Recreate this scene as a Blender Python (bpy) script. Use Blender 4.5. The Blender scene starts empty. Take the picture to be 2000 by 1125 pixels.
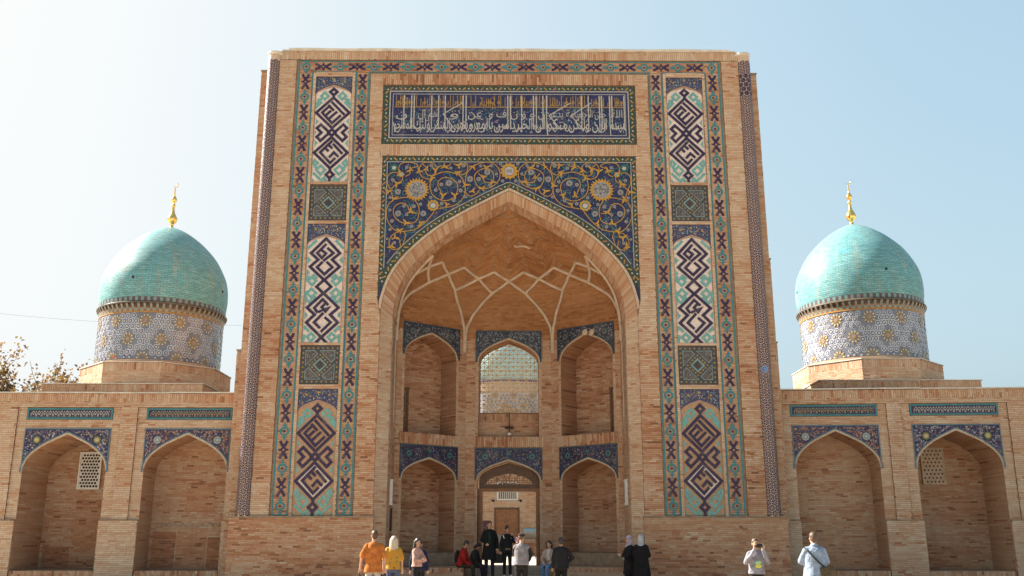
import bpy, math, random, unicodedata
import numpy as np
from mathutils import Vector, Matrix
from mathutils.geometry import tessellate_polygon

random.seed(7)
RNG = np.random.default_rng(11)
PI = math.pi
SC = bpy.context.scene
COL = SC.collection

# ------------------------------------------------------------ camera, sky, sun, exposure
cam = bpy.data.cameras.new('camera')
cam.sensor_width = 36.0
cam.lens = 33.71
cam.clip_start = 0.1
cam.clip_end = 9000
camo = bpy.data.objects.new('camera', cam)
COL.objects.link(camo)
camo.location = (0.1, -32.0, 1.6)
camo.rotation_euler = (math.radians(90 + 14.75), 0, 0)
SC.camera = camo

SUN_EL = math.radians(37)
SUN_AZ = (-0.945, 0.327)                       # towards the sun: left of the picture, a little behind the facade
sun_dir = Vector((SUN_AZ[0] * math.cos(SUN_EL), SUN_AZ[1] * math.cos(SUN_EL), math.sin(SUN_EL))).normalized()
world = bpy.data.worlds.new('World')
SC.world = world
world.use_nodes = True
wn = world.node_tree.nodes
wl = world.node_tree.links
for n in list(wn):
    wn.remove(n)
sky = wn.new('ShaderNodeTexSky')
sky.sky_type = 'NISHITA'
sky.sun_disc = False
sky.sun_elevation = SUN_EL
sky.sun_rotation = math.atan2(SUN_AZ[0], SUN_AZ[1])
sky.air_density = 1.0
sky.dust_density = 7.0
sky.ozone_density = 1.0
bg = wn.new('ShaderNodeBackground')
bg.inputs['Strength'].default_value = 0.104
wo = wn.new('ShaderNodeOutputWorld')
# thin autumn haze evens the sky out: every colour channel approaches the haze's own brightness gradually
sepc = wn.new('ShaderNodeSeparateColor'); comb = wn.new('ShaderNodeCombineColor')
wl.new(sky.outputs['Color'], sepc.inputs['Color'])
HAZE = 2.38
for ch, k in (('Red', 0.50), ('Green', 0.655), ('Blue', 0.70)):
    m1 = wn.new('ShaderNodeMath'); m1.operation = 'MULTIPLY'; m1.inputs[1].default_value = -k
    m2 = wn.new('ShaderNodeMath'); m2.operation = 'EXPONENT'
    m3 = wn.new('ShaderNodeMath'); m3.operation = 'SUBTRACT'; m3.inputs[0].default_value = 1.0
    m4 = wn.new('ShaderNodeMath'); m4.operation = 'MULTIPLY'; m4.inputs[1].default_value = HAZE
    wl.new(sepc.outputs[ch], m1.inputs[0]); wl.new(m1.outputs[0], m2.inputs[0]); wl.new(m2.outputs[0], m3.inputs[1]); wl.new(m3.outputs[0], m4.inputs[0])
    wl.new(m4.outputs[0], comb.inputs[ch])
wl.new(comb.outputs['Color'], bg.inputs['Color'])
wl.new(bg.outputs['Background'], wo.inputs['Surface'])
sl = bpy.data.lights.new('sun', 'SUN')
sl.energy = 5.0
sl.angle = math.radians(0.53)
sl.color = (1.0, 0.93, 0.82)
so = bpy.data.objects.new('sun', sl)
COL.objects.link(so)
so.rotation_euler = sun_dir.to_track_quat('Z', 'Y').to_euler()
so.location = (-40, 10, 50)
SC.view_settings.view_transform = 'Standard'
SC.view_settings.look = 'None'
SC.view_settings.exposure = 2.0
SC.view_settings.gamma = 1.0
SC.view_settings.use_curve_mapping = False
SC.cycles.max_bounces = 6
SC.cycles.diffuse_bounces = 4
SC.cycles.glossy_bounces = 3
SC.cycles.caustics_reflective = False
SC.cycles.caustics_refractive = False

# ------------------------------------------------------------ materials
def new_mat(name):
    m = bpy.data.materials.new(name)
    m.use_nodes = True
    nt = m.node_tree
    b = nt.nodes['Principled BSDF']
    return m, nt, b

def noise(nt, scale, detail=3.0, rough=0.6, vec=None):
    n = nt.nodes.new('ShaderNodeTexNoise')
    n.inputs['Scale'].default_value = scale
    n.inputs['Detail'].default_value = detail
    n.inputs['Roughness'].default_value = rough
    if vec is None:
        tc = nt.nodes.new('ShaderNodeTexCoord')
        vec = tc.outputs['Object']
    nt.links.new(vec, n.inputs['Vector'])
    return n.outputs['Fac']

def ramp(nt, fac, stops):
    r = nt.nodes.new('ShaderNodeValToRGB')
    e = r.color_ramp.elements
    while len(e) < len(stops):
        e.new(0.5)
    for i, (p, c) in enumerate(stops):
        e[i].position = p
        e[i].color = (c[0], c[1], c[2], 1) if not isinstance(c, (int, float)) else (c, c, c, 1)
    nt.links.new(fac, r.inputs['Fac'])
    return r.outputs['Color']

def mix(nt, a, b, fac, mode='MULTIPLY'):
    m = nt.nodes.new('ShaderNodeMix')
    m.data_type = 'RGBA'
    m.blend_type = mode
    for sock, v in ((m.inputs[6], a), (m.inputs[7], b), (m.inputs[0], fac)):
        if hasattr(v, 'is_output'):
            nt.links.new(v, sock)
        elif isinstance(v, (int, float)):
            sock.default_value = v
        else:
            sock.default_value = (v[0], v[1], v[2], 1)
    return m.outputs[2]

def bump(nt, b, h, strength=0.3, dist=0.01):
    n = nt.nodes.new('ShaderNodeBump')
    n.inputs['Strength'].default_value = strength
    n.inputs['Distance'].default_value = dist
    nt.links.new(h, n.inputs['Height'])
    nt.links.new(n.outputs['Normal'], b.inputs['Normal'])

def attr(nt, name):
    a = nt.nodes.new('ShaderNodeAttribute')
    a.attribute_name = name
    return a

def brick_material(name, stops, dirt=0.35):
    m, nt, b = new_mat(name)
    c = ramp(nt, attr(nt, 'tint').outputs['Fac'], stops)
    c = mix(nt, c, ramp(nt, noise(nt, 26.0, 4), [(0.25, 0.88), (0.7, 1.08)]), 1.0)
    big = noise(nt, 0.55, 5, 0.65)
    c = mix(nt, c, (0.80, 0.70, 0.62), mix(nt, ramp(nt, big, [(0.45, 0.0), (0.70, 1.0)]), (dirt, dirt, dirt), 1.0))
    # run-off streaks and soot: long vertical marks, weathering of the wall itself
    tc = nt.nodes.new('ShaderNodeTexCoord'); mp = nt.nodes.new('ShaderNodeMapping')
    mp.inputs['Scale'].default_value = (1.6, 1.6, 0.16)
    nt.links.new(tc.outputs['Object'], mp.inputs['Vector'])
    c = mix(nt, c, (0.66, 0.56, 0.48), mix(nt, ramp(nt, noise(nt, 1.0, 6, 0.7, mp.outputs['Vector']), [(0.52, 0.0), (0.72, 1.0)]), (dirt, dirt, dirt), 1.0))
    nt.links.new(c, b.inputs['Base Color'])
    b.inputs['Roughness'].default_value = 0.92
    b.inputs['Specular IOR Level'].default_value = 0.2
    bump(nt, b, noise(nt, 60.0, 3), 0.35, 0.006)
    return m

BRICK = brick_material('fired_brick', [(0.0, (0.52, 0.41, 0.31)), (0.35, (0.45, 0.314, 0.214)), (0.6, (0.405, 0.23, 0.138)), (0.8, (0.335, 0.152, 0.082)), (1.0, (0.19, 0.09, 0.055))])
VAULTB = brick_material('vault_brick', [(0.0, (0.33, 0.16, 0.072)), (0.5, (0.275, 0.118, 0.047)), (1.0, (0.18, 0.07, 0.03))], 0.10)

def plain(name, colr, rough=0.8, var=0.15, scale=12.0, metallic=0.0, bmp=0.0, spec=0.5):
    m, nt, b = new_mat(name)
    c = mix(nt, colr, ramp(nt, noise(nt, scale, 4), [(0.3, 1.0 - var), (0.7, 1.0 + var)]), 1.0)
    nt.links.new(c, b.inputs['Base Color'])
    b.inputs['Roughness'].default_value = rough
    b.inputs['Metallic'].default_value = metallic
    b.inputs['Specular IOR Level'].default_value = spec
    if bmp:
        bump(nt, b, noise(nt, scale * 3, 3), bmp, 0.01)
    return m

MORTAR = plain('lime_mortar', (0.25, 0.18, 0.125), 0.95, 0.25, 5.0, bmp=0.3, spec=0.15)
PLASTER = plain('pale_plaster', (0.44, 0.33, 0.24), 0.9, 0.18, 4.0, bmp=0.2, spec=0.2)
WHITE = plain('white_paint', (0.60, 0.57, 0.53), 0.7, 0.08, 6.0)
LEADMETAL = plain('pale_metal_flashing', (0.48, 0.43, 0.37), 0.55, 0.2, 3.0, spec=0.4)
WOOD = plain('dark_carved_wood', (0.095, 0.042, 0.018), 0.6, 0.35, 9.0, bmp=0.3)
WOODL = plain('brown_wood', (0.20, 0.085, 0.032), 0.6, 0.3, 8.0, bmp=0.2)
GOLD = plain('gilded_metal', (0.85, 0.53, 0.16), 0.22, 0.1, 20.0, metallic=1.0)
BLACK = plain('black_void', (0.012, 0.011, 0.010), 0.8, 0.1)
STONE = plain('grey_stone', (0.30, 0.24, 0.19), 0.9, 0.25, 3.0, bmp=0.25, spec=0.2)

def glazed_material():
    m, nt, b = new_mat('glazed_tile')
    c = attr(nt, 'col').outputs['Color']
    c = mix(nt, c, ramp(nt, noise(nt, 14.0, 5, 0.7), [(0.25, 0.55), (0.75, 1.05)]), 1.0)
    c = mix(nt, c, (0.30, 0.24, 0.19), ramp(nt, noise(nt, 2.2, 6, 0.75), [(0.52, 0.0), (0.75, 0.32)]), 'MIX')
    c = mix(nt, c, (0.40, 0.30, 0.22), ramp(nt, noise(nt, 31.0, 2, 0.5), [(0.70, 0.0), (0.74, 0.7)]), 'MIX')
    nt.links.new(c, b.inputs['Base Color'])
    b.inputs['Roughness'].default_value = 0.42
    b.inputs['Specular IOR Level'].default_value = 0.35
    bump(nt, b, noise(nt, 9.0, 3), 0.15, 0.02)
    return m
GLAZE = glazed_material()

def drum_glaze():
    m, nt, b = new_mat('glossy_drum_tile')
    c = attr(nt, 'col').outputs['Color']
    c = mix(nt, c, ramp(nt, noise(nt, 3.0, 5, 0.7), [(0.3, 0.8), (0.7, 1.15)]), 1.0)
    nt.links.new(c, b.inputs['Base Color'])
    b.inputs['Roughness'].default_value = 0.22
    bump(nt, b, noise(nt, 5.0, 4), 0.35, 0.03)
    return m
DRUMG = drum_glaze()

def dome_material():
    m, nt, b = new_mat('turquoise_glazed_brick')
    uv = nt.nodes.new('ShaderNodeUVMap')
    br = nt.nodes.new('ShaderNodeTexBrick')
    nt.links.new(uv.outputs['UV'], br.inputs['Vector'])
    br.inputs['Color1'].default_value = (0.09, 0.30, 0.335, 1)
    br.inputs['Color2'].default_value = (0.155, 0.385, 0.42, 1)
    br.inputs['Mortar'].default_value = (0.13, 0.17, 0.15, 1)
    br.inputs['Scale'].default_value = 1.0
    br.inputs['Mortar Size'].default_value = 0.012
    br.inputs['Bias'].default_value = -0.1
    br.inputs['Brick Width'].default_value = 0.24
    br.inputs['Row Height'].default_value = 0.075
    mp = nt.nodes.new('ShaderNodeMapping')
    mp.inputs['Scale'].default_value = (1.5, 0.22, 1.0)
    nt.links.new(uv.outputs['UV'], mp.inputs['Vector'])
    streak = noise(nt, 1.6, 6, 0.7, mp.outputs['Vector'])
    mp2 = nt.nodes.new('ShaderNodeMapping')
    mp2.inputs['Scale'].default_value = (0.6, 1.2, 1.0)
    nt.links.new(uv.outputs['UV'], mp2.inputs['Vector'])
    patch = noise(nt, 1.3, 6, 0.72, mp2.outputs['Vector'])
    fine = noise(nt, 11.0, 4, 0.7, uv.outputs['UV'])
    mp3 = nt.nodes.new('ShaderNodeMapping')
    mp3.inputs['Scale'].default_value = (0.5, 1.5, 1.0)
    nt.links.new(uv.outputs['UV'], mp3.inputs['Vector'])
    c = mix(nt, br.outputs['Color'], (0.06, 0.32, 0.42), ramp(nt, patch, [(0.56, 0.0), (0.74, 0.55)]), 'MIX')
    c = mix(nt, c, (0.34, 0.27, 0.16), mix(nt, ramp(nt, streak, [(0.50, 0.0), (0.74, 0.7)]), ramp(nt, fine, [(0.40, 0.1), (0.58, 1.0)]), 1.0), 'MIX')
    c = mix(nt, c, ramp(nt, noise(nt, 5.5, 5, 0.75, mp3.outputs['Vector']), [(0.28, 0.66), (0.72, 1.3)]), 1.0)
    nt.links.new(c, b.inputs['Base Color'])
    b.inputs['Specular IOR Level'].default_value = 0.16
    rr = ramp(nt, fine, [(0.3, 0.34), (0.7, 0.6)])
    nt.links.new(rr, b.inputs['Roughness'])
    h = mix(nt, br.outputs['Fac'], fine, 0.45, 'MIX')
    bump(nt, b, h, 0.35, -0.012)
    return m
DOME = dome_material()
DOME_LIT = DOME.copy(); DOME_LIT.name = 'lit_turquoise_glazed_brick'  # dome brick copied for the far dome, sunlit brightness put into its colours
for n_ in DOME_LIT.node_tree.nodes:
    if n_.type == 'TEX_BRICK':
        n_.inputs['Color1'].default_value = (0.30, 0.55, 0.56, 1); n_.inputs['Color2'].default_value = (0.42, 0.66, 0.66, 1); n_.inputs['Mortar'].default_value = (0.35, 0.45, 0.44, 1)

def paving_material():
    m, nt, b = new_mat('plaza_paving')
    tc = nt.nodes.new('ShaderNodeTexCoord')
    br = nt.nodes.new('ShaderNodeTexBrick')
    nt.links.new(tc.outputs['Object'], br.inputs['Vector'])
    br.inputs['Color1'].default_value = (0.52, 0.44, 0.345, 1)
    br.inputs['Color2'].default_value = (0.47, 0.395, 0.305, 1)
    br.inputs['Mortar'].default_value = (0.25, 0.21, 0.17, 1)
    br.inputs['Scale'].default_value = 1.0
    br.inputs['Brick Width'].default_value = 0.8
    br.inputs['Row Height'].default_value = 0.5
    br.inputs['Mortar Size'].default_value = 0.01
    c = mix(nt, br.outputs['Color'], ramp(nt, noise(nt, 1.4, 5), [(0.3, 0.8), (0.7, 1.1)]), 1.0)
    nt.links.new(c, b.inputs['Base Color'])
    b.inputs['Roughness'].default_value = 0.85
    return m
PAVING = paving_material()

# tile colours (albedo)
NAVY = (0.020, 0.017, 0.058)
COBALT = (0.020, 0.020, 0.075)
INK = (0.032, 0.017, 0.055)
TURQ = (0.032, 0.19, 0.215)
LTURQ = (0.15, 0.35, 0.325)
CREAM = (0.55, 0.44, 0.37)
YELL = (0.46, 0.24, 0.034)
OLIVE = (0.035, 0.055, 0.035)
PALE = (0.44, 0.41, 0.38)
ORANGE = (0.42, 0.17, 0.06)
TERRA = (0.40, 0.23, 0.14)
GREYT = (0.085, 0.095, 0.09)

# ------------------------------------------------------------ mesh helpers
class MB:
    """collects vertices and faces; build() links them as one mesh object"""
    def __init__(s):
        s.V = []; s.n = 0; s.Q = []; s.QT = []; s.QC = []; s.P = []; s.PT = []; s.PC = []
    def quads(s, verts, idx, tint=None, col=None):
        verts = np.asarray(verts, float).reshape(-1, 3)
        idx = np.asarray(idx, int).reshape(-1, 4) + s.n
        s.V.append(verts); s.n += len(verts); s.Q.append(idx)
        k = len(idx)
        s.QT.append(np.full(k, 0.4) if tint is None else np.broadcast_to(np.asarray(tint, float), (k,)))
        s.QC.append(np.broadcast_to(np.asarray(col if col is not None else (0.5, 0.5, 0.5), float), (k, 3)))
    def face(s, pts, tint=0.4, col=(0.5, 0.5, 0.5)):
        s.V.append(np.asarray(pts, float).reshape(-1, 3))
        s.P.append(list(range(s.n, s.n + len(pts)))); s.n += len(pts)
        s.PT.append(tint); s.PC.append(col)
    def mesh(s, name, smooth=False):
        me = bpy.data.meshes.new(name)
        V = np.concatenate(s.V) if s.V else np.zeros((0, 3))
        Q = np.concatenate(s.Q) if s.Q else np.zeros((0, 4), int)
        loops = np.concatenate([Q.ravel(), np.array([i for p in s.P for i in p], int)]).astype(np.int32)
        sizes = np.concatenate([np.full(len(Q), 4), np.array([len(p) for p in s.P], int)]).astype(np.int32)
        starts = np.concatenate([[0], np.cumsum(sizes)[:-1]]).astype(np.int32) if len(sizes) else np.zeros(0, np.int32)
        me.vertices.add(len(V)); me.vertices.foreach_set('co', V.astype(np.float32).ravel())
        me.loops.add(len(loops)); me.loops.foreach_set('vertex_index', loops)
        me.polygons.add(len(sizes)); me.polygons.foreach_set('loop_start', starts)
        T = np.concatenate(s.QT + [np.array(s.PT, float)]) if len(sizes) else np.zeros(0)
        C = np.concatenate(s.QC + [np.array(s.PC, float).reshape(-1, 3)]) if len(sizes) else np.zeros((0, 3))
        a = me.attributes.new('tint', 'FLOAT', 'FACE'); a.data.foreach_set('value', T.astype(np.float32))
        c = me.attributes.new('col', 'FLOAT_COLOR', 'FACE')
        c.data.foreach_set('color', np.concatenate([C, np.ones((len(C), 1))], 1).astype(np.float32).ravel())
        me.update(calc_edges=True)
        me.polygons.foreach_set('use_smooth', np.full(len(sizes), bool(smooth)))
        return me
    def build(s, name, mat, parent=None, smooth=False, kind=None, loc=None):
        me = s.mesh(name, smooth)
        me.materials.append(mat)
        return link(name, me, parent, kind, loc)

def link(name, data, parent=None, kind=None, loc=None):
    o = bpy.data.objects.new(name, data)
    COL.objects.link(o)
    if parent is not None:
        o.parent = parent
    if kind:
        o['kind'] = kind
    if loc is not None:
        o.location = loc
    return o

def thing(name, label, cat, loc=(0, 0, 0), rotz=0.0, group=None):
    o = bpy.data.objects.new(name, None)
    o.empty_display_size = 0.2
    COL.objects.link(o)
    o.location = loc
    o.rotation_euler = (0, 0, rotz)
    return tag(o, label, cat, group)

def tag(o, label, cat, group=None):
    o['label'] = label
    o['category'] = cat
    if group:
        o['group'] = group
    return o

def frame(o, ux, n):
    """plane with a along ux, b upwards and d along the outward normal n"""
    o = np.array(o, float); ux = np.array(ux, float); n = np.array(n, float)
    up = np.array((0, 0, 1.0))
    def fn(a, b, d):
        a = np.asarray(a, float)[..., None]; b = np.asarray(b, float)[..., None]; d = np.asarray(d, float)[..., None]
        return o + a * ux + b * up + d * n
    return fn

def flip(fn):
    return lambda a, b, d: fn(a, b, d) * np.array((-1.0, 1, 1))

def swap(fn):
    return lambda a, b, d: fn(b, a, d)

def box(mb, x0, x1, y0, y1, z0, z1, tint=0.4, col=(0.5, 0.5, 0.5)):
    v = [(x, y, z) for z in (z0, z1) for y in (y0, y1) for x in (x0, x1)]
    mb.quads(v, [(0, 1, 3, 2), (4, 6, 7, 5), (0, 4, 5, 1), (2, 3, 7, 6), (0, 2, 6, 4), (1, 5, 7, 3)], tint, col)

def fbox(mb, fn, a0, a1, b0, b1, d0, d1, tint=0.4, col=(0.5, 0.5, 0.5)):
    A = np.array([a0, a1, a0, a1, a0, a1, a0, a1]); B = np.array([b0, b0, b1, b1, b0, b0, b1, b1]); D = np.array([d0] * 4 + [d1] * 4)
    mb.quads(fn(A, B, D), [(0, 1, 3, 2), (4, 6, 7, 5), (0, 4, 5, 1), (2, 3, 7, 6), (0, 2, 6, 4), (1, 5, 7, 3)], tint, col)

def scan(polys, y):
    xs = []
    for p in polys:
        n = len(p)
        for i in range(n):
            (x0, y0), (x1, y1) = p[i], p[(i + 1) % n]
            if (y0 <= y) != (y1 <= y):
                xs.append(x0 + (x1 - x0) * (y - y0) / (y1 - y0))
    xs.sort()
    return [(xs[i], xs[i + 1]) for i in range(0, len(xs) - 1, 2)]

BRICK_IDX = np.array([(4, 5, 7, 6), (0, 1, 5, 4), (2, 6, 7, 3), (0, 4, 6, 2), (1, 3, 7, 5)])
_patch = {}
def patch(i, j, seed):
    k = (i, j, seed)
    if k not in _patch:
        _patch[k] = random.random()
    return _patch[k]

def bricks(mb, fn, polys, h=0.062, L=0.235, d0=0.0, dd=0.012, bed=0.0, tint=0.38, spread=0.42, gap=0.009, seed=0, single=None, rnd=0.16):
    """running-bond courses that fill polys; every brick is its own little block, proud of the mortar bed"""
    ys = [q[1] for p in polys for q in p]
    b0, b1 = min(ys), max(ys)
    n = max(1, int(round((b1 - b0) / h)))
    hh = (b1 - b0) / n
    A = []; B = []; D = []; T = []
    for k in range(n):
        z0 = b0 + k * hh; z1 = z0 + hh
        lo = scan(polys, z0 + 1e-4); hi = scan(polys, z1 - 1e-4)
        if len(lo) != len(hi):
            lo = hi = scan(polys, (z0 + z1) / 2) if min(len(lo), len(hi)) else []
        for (l0, l1), (t0, t1) in zip(lo, hi):
            if bed:
                Aq = [l0, l1, t0, t1]
                mb.quads(fn(np.array(Aq + Aq), np.array([z0, z0, z1, z1] * 2), np.array([d0] * 4 + [bed] * 4)), BRICK_IDX, 2.0)
            s = min(l0, t0) - L * random.random()
            base = max(bed, d0)
            last = None
            while s < max(l1, t1):
                ln = L * (1.0 if random.random() < 0.86 else 0.5)
                e = s + ln - gap * 0.55
                x0, x1 = max(s, l0), min(e, l1)
                u0, u1 = max(s, t0), min(e, t1)
                if x1 - x0 > 0.025 or u1 - u0 > 0.025:
                    x1 = max(x1, x0 + 0.005); u1 = max(u1, u0 + 0.005)
                    pv = patch(int(math.floor(s / 0.9 + 0.37 * (k // 5))), k // 6, seed)
                    pw = patch(int(math.floor(s / 2.3 + 0.21 * (k // 9))), k // 17, seed + 500)
                    t = tint + spread * (0.38 * (pv - 0.5) + 0.45 * (pw - 0.5) + rnd / 0.16 * 0.70 * (random.random() - 0.5))
                    if last is not None and random.random() < 0.28: t = last + 0.12 * (random.random() - 0.5)
                    last = t
                    r = random.random()
                    if r < 0.06: t += 0.28
                    elif r < 0.12: t -= 0.18
                    if single is not None and ln == L and x0 == s and x1 == e and u0 == s and u1 == e and random.random() < single['p'] and len(single['at']) < 300:
                        single['at'].append((s, z0, t))
                    else:
                        f = base + dd * (0.6 + 0.6 * random.random())
                        g = gap * 0.5
                        A.append((x0, x1, u0, u1) * 2); B.append((z0 + g, z0 + g, z1 - g, z1 - g) * 2); D.append((base - 0.002,) * 4 + (f,) * 4); T.append(t)
                s += ln
    if not A:
        return
    A = np.array(A); B = np.array(B); D = np.array(D)
    Vv = fn(A.ravel(), B.ravel(), D.ravel())
    idx = (np.arange(len(A)) * 8)[:, None, None] + BRICK_IDX[None]
    mb.quads(Vv, idx.reshape(-1, 4), np.repeat(np.clip(T, 0.0, 1.0), 5))

def rect(a0, a1, b0, b1):
    return [(a0, b0), (a1, b0), (a1, b1), (a0, b1)]

def swp(p):
    return [(b, a) for a, b in p]

PX = np.array([0, .125, .25, .375, .498, .59, .674, .74, .802, .85, .894, .93, .960, .987, 1.0])
PZ = np.array([1, .938, .872, .806, .736, .673, .606, .546, .483, .428, .369, .305, .230, .128, 0.0])
def arch(w, z0, za, c=0.0):
    """pointed four-centred arch, from the right springing over the apex to the left springing"""
    r = [(c + w * x, z0 + (za - z0) * z) for x, z in zip(PX[::-1], PZ[::-1])]
    return r + [(2 * c - x, z) for x, z in r[-2::-1]]

def opening(w, zb, z0, za, c=0.0):
    return [(c - w, zb), (c + w, zb)] + arch(w, z0, za, c)

def tess(mb, fn, loops, d=0.0, tint=2.0, col=(0.5, 0.5, 0.5)):
    tri = tessellate_polygon([[Vector((x, z, 0)) for x, z in lp] for lp in loops])
    flat = [q for lp in loops for q in lp]
    for t in tri:
        mb.face(fn(np.array([flat[i][0] for i in t]), np.array([flat[i][1] for i in t]), np.full(3, d)), tint, col)

def strip(mb, fn, A, B, d, tint=0.4, col=(0.5, 0.5, 0.5), d2=None):
    """ribbon of quads between two equally long 2-D curves"""
    n = len(A)
    P = A + B
    V = fn(np.array([p[0] for p in P]), np.array([p[1] for p in P]), np.array([d] * n + [d if d2 is None else d2] * n))
    mb.quads(V, [(i, i + 1, n + i + 1, n + i) for i in range(n - 1)], tint, col)

def resample(P, step):
    P = [np.array(p, float) for p in P]
    out = [P[0]]
    acc = 0.0
    seg = [np.linalg.norm(b - a) for a, b in zip(P, P[1:])]
    total = sum(seg)
    n = max(2, int(round(total / step)))
    cum = np.concatenate([[0], np.cumsum(seg)])
    t = np.linspace(0, total, n + 1)
    arr = np.array(P)
    return [tuple(np.interp(x, cum, arr[:, k]) for k in range(arr.shape[1])) for x in t]

def voussoirs(mb, P3, Q3, normal, h=0.07, dd=0.01, tint=0.4, spread=0.4, nsub=1):
    """bricks laid radially between two 3-D curves of the same number of points"""
    P = np.array(P3); Q = np.array(Q3)
    N = np.array(normal, float)
    n = len(P) - 1
    V = []; T = []
    for i in range(n):
        for k in range(nsub):
            f0, f1 = k / nsub, (k + 1) / nsub
            a = P[i] + (Q[i] - P[i]) * f0; b = P[i + 1] + (Q[i + 1] - P[i + 1]) * f0
            c = P[i] + (Q[i] - P[i]) * f1; e = P[i + 1] + (Q[i + 1] - P[i + 1]) * f1
            g = 0.07; gk = 0.0 if nsub == 1 else 0.02
            a, b = a + (b - a) * g, b - (b - a) * g
            c, e = c + (e - c) * g, e - (e - c) * g
            a2, c2 = a + (c - a) * gk, c - (c - a) * gk
            b2, e2 = b + (e - b) * gk, e - (e - b) * gk
            up = N * dd * (0.7 + 0.6 * random.random())
            V.append([a2, b2, c2, e2, a2 + up, b2 + up, c2 + up, e2 + up])
            T.append(np.clip(tint + spread * (random.random() - 0.5), 0, 1))
    V = np.array(V)
    idx = (np.arange(len(V)) * 8)[:, None, None] + BRICK_IDX[None]
    mb.quads(V.reshape(-1, 3), idx.reshape(-1, 4), np.repeat(T, 5))

def tube(mb, pts, r, seg=6, col=(0.5, 0.5, 0.5), tint=0.4):
    pts = [Vector(p) for p in pts]
    rings = []
    for i, p in enumerate(pts):
        d = (pts[min(i + 1, len(pts) - 1)] - pts[max(i - 1, 0)]).normalized()
        a = d.orthogonal() if i == 0 else (rings_a - d * rings_a.dot(d))
        if a.length < 1e-6: a = d.orthogonal()
        a = a.normalized(); rings_a = a
        b = d.cross(a)
        rr = r[i] if hasattr(r, '__len__') else r
        rings.append([p + (a * math.cos(2 * PI * k / seg) + b * math.sin(2 * PI * k / seg)) * rr for k in range(seg)])
    V = [v for rg in rings for v in rg]
    Q = [(i * seg + k, i * seg + (k + 1) % seg, (i + 1) * seg + (k + 1) % seg, (i + 1) * seg + k) for i in range(len(pts) - 1) for k in range(seg)]
    mb.quads([tuple(v) for v in V], Q, tint, col)
    mb.face([tuple(v) for v in rings[0][::-1]], tint, col)
    mb.face([tuple(v) for v in rings[-1]], tint, col)

def lathe(mb, prof, seg=32, c=(0, 0, 0), col=(0.5, 0.5, 0.5), uv=False):
    V = [(c[0] + r * math.cos(2 * PI * k / seg), c[1] + r * math.sin(2 * PI * k / seg), c[2] + z) for r, z in prof for k in range(seg)]
    Q = [(i * seg + k, i * seg + (k + 1) % seg, (i + 1) * seg + (k + 1) % seg, (i + 1) * seg + k) for i in range(len(prof) - 1) for k in range(seg)]
    mb.quads(V, Q, 0.4, col)

def stroke(mb, fn, P, w, d, col, closed=False, thick=0.006):
    """mitred flat ribbon along a 2-D polyline: a glazed strip set slightly proud of its ground"""
    P = [np.array(p, float) for p in P]
    n = len(P)
    L = []; R = []
    for i in range(n):
        if closed:
            a, b, c = P[i - 1], P[i], P[(i + 1) % n]
        else:
            a, b, c = P[max(i - 1, 0)], P[i], P[min(i + 1, n - 1)]
        d1 = b - a; d2 = c - b
        if np.linalg.norm(d1) < 1e-9: d1 = d2
        if np.linalg.norm(d2) < 1e-9: d2 = d1
        d1 = d1 / np.linalg.norm(d1); d2 = d2 / np.linalg.norm(d2)
        t = d1 + d2
        t = t / np.linalg.norm(t) if np.linalg.norm(t) > 1e-6 else d1
        m = np.array((-t[1], t[0]))
        k = min(1.0 / max(0.35, abs(np.dot(m, (-d1[1], d1[0])))), 1.8)
        ext = np.zeros(2)
        if not closed and i == 0: ext = -d2 * w / 2
        if not closed and i == n - 1: ext = d1 * w / 2
        L.append(b + ext + m * w / 2 * k); R.append(b + ext - m * w / 2 * k)
    if closed:
        L.append(L[0]); R.append(R[0])
    k = len(L)
    A = np.array([p[0] for p in L + R]); B = np.array([p[1] for p in L + R])
    top = fn(A, B, np.full(2 * k, d)); bot = fn(A, B, np.full(2 * k, d - thick))
    q = [(i, i + 1, k + i + 1, k + i) for i in range(k - 1)]
    side = [(i, i + 1, 2 * k + i + 1, 2 * k + i) for i in range(k - 1)] + [(k + i, k + i + 1, 3 * k + i + 1, 3 * k + i) for i in range(k - 1)]
    if not closed:
        side += [(0, k, 3 * k, 2 * k), (k - 1, 2 * k - 1, 4 * k - 1, 3 * k - 1)]
    mb.quads(np.concatenate([top, bot]), q + side, 0.4, col)

def poly(mb, fn, P, d, col, thick=0.006):
    n = len(P)
    A = np.array([p[0] for p in P]); B = np.array([p[1] for p in P])
    mb.face(fn(A, B, np.full(n, d)), 0.4, col)
    mb.quads(np.concatenate([fn(A, B, np.full(n, d)), fn(A, B, np.full(n, d - thick))]), [(i, (i + 1) % n, n + (i + 1) % n, n + i) for i in range(n)], 0.4, col)

def disc(mb, fn, c, r, d, col, n=12, rot=0.0, star=0.0):
    P = [(c[0] + r * (1 - star * (k % 2)) * math.cos(rot + 2 * PI * k / n), c[1] + r * (1 - star * (k % 2)) * math.sin(rot + 2 * PI * k / n)) for k in range(n)]
    if star:
        for k in range(n):
            A = [c, P[k], P[(k + 1) % n]]
            mb.face(fn(np.array([p[0] for p in A]), np.array([p[1] for p in A]), np.full(3, d)), 0.4, col)
    else:
        mb.face(fn(np.array([p[0] for p in P]), np.array([p[1] for p in P]), np.full(n, d)), 0.4, col)

def inside(p, P):
    x, y = p; r = False
    for (x0, y0), (x1, y1) in zip(P, P[1:] + P[:1]):
        if (y0 > y) != (y1 > y) and x < x0 + (x1 - x0) * (y - y0) / (y1 - y0):
            r = not r
    return r

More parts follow.
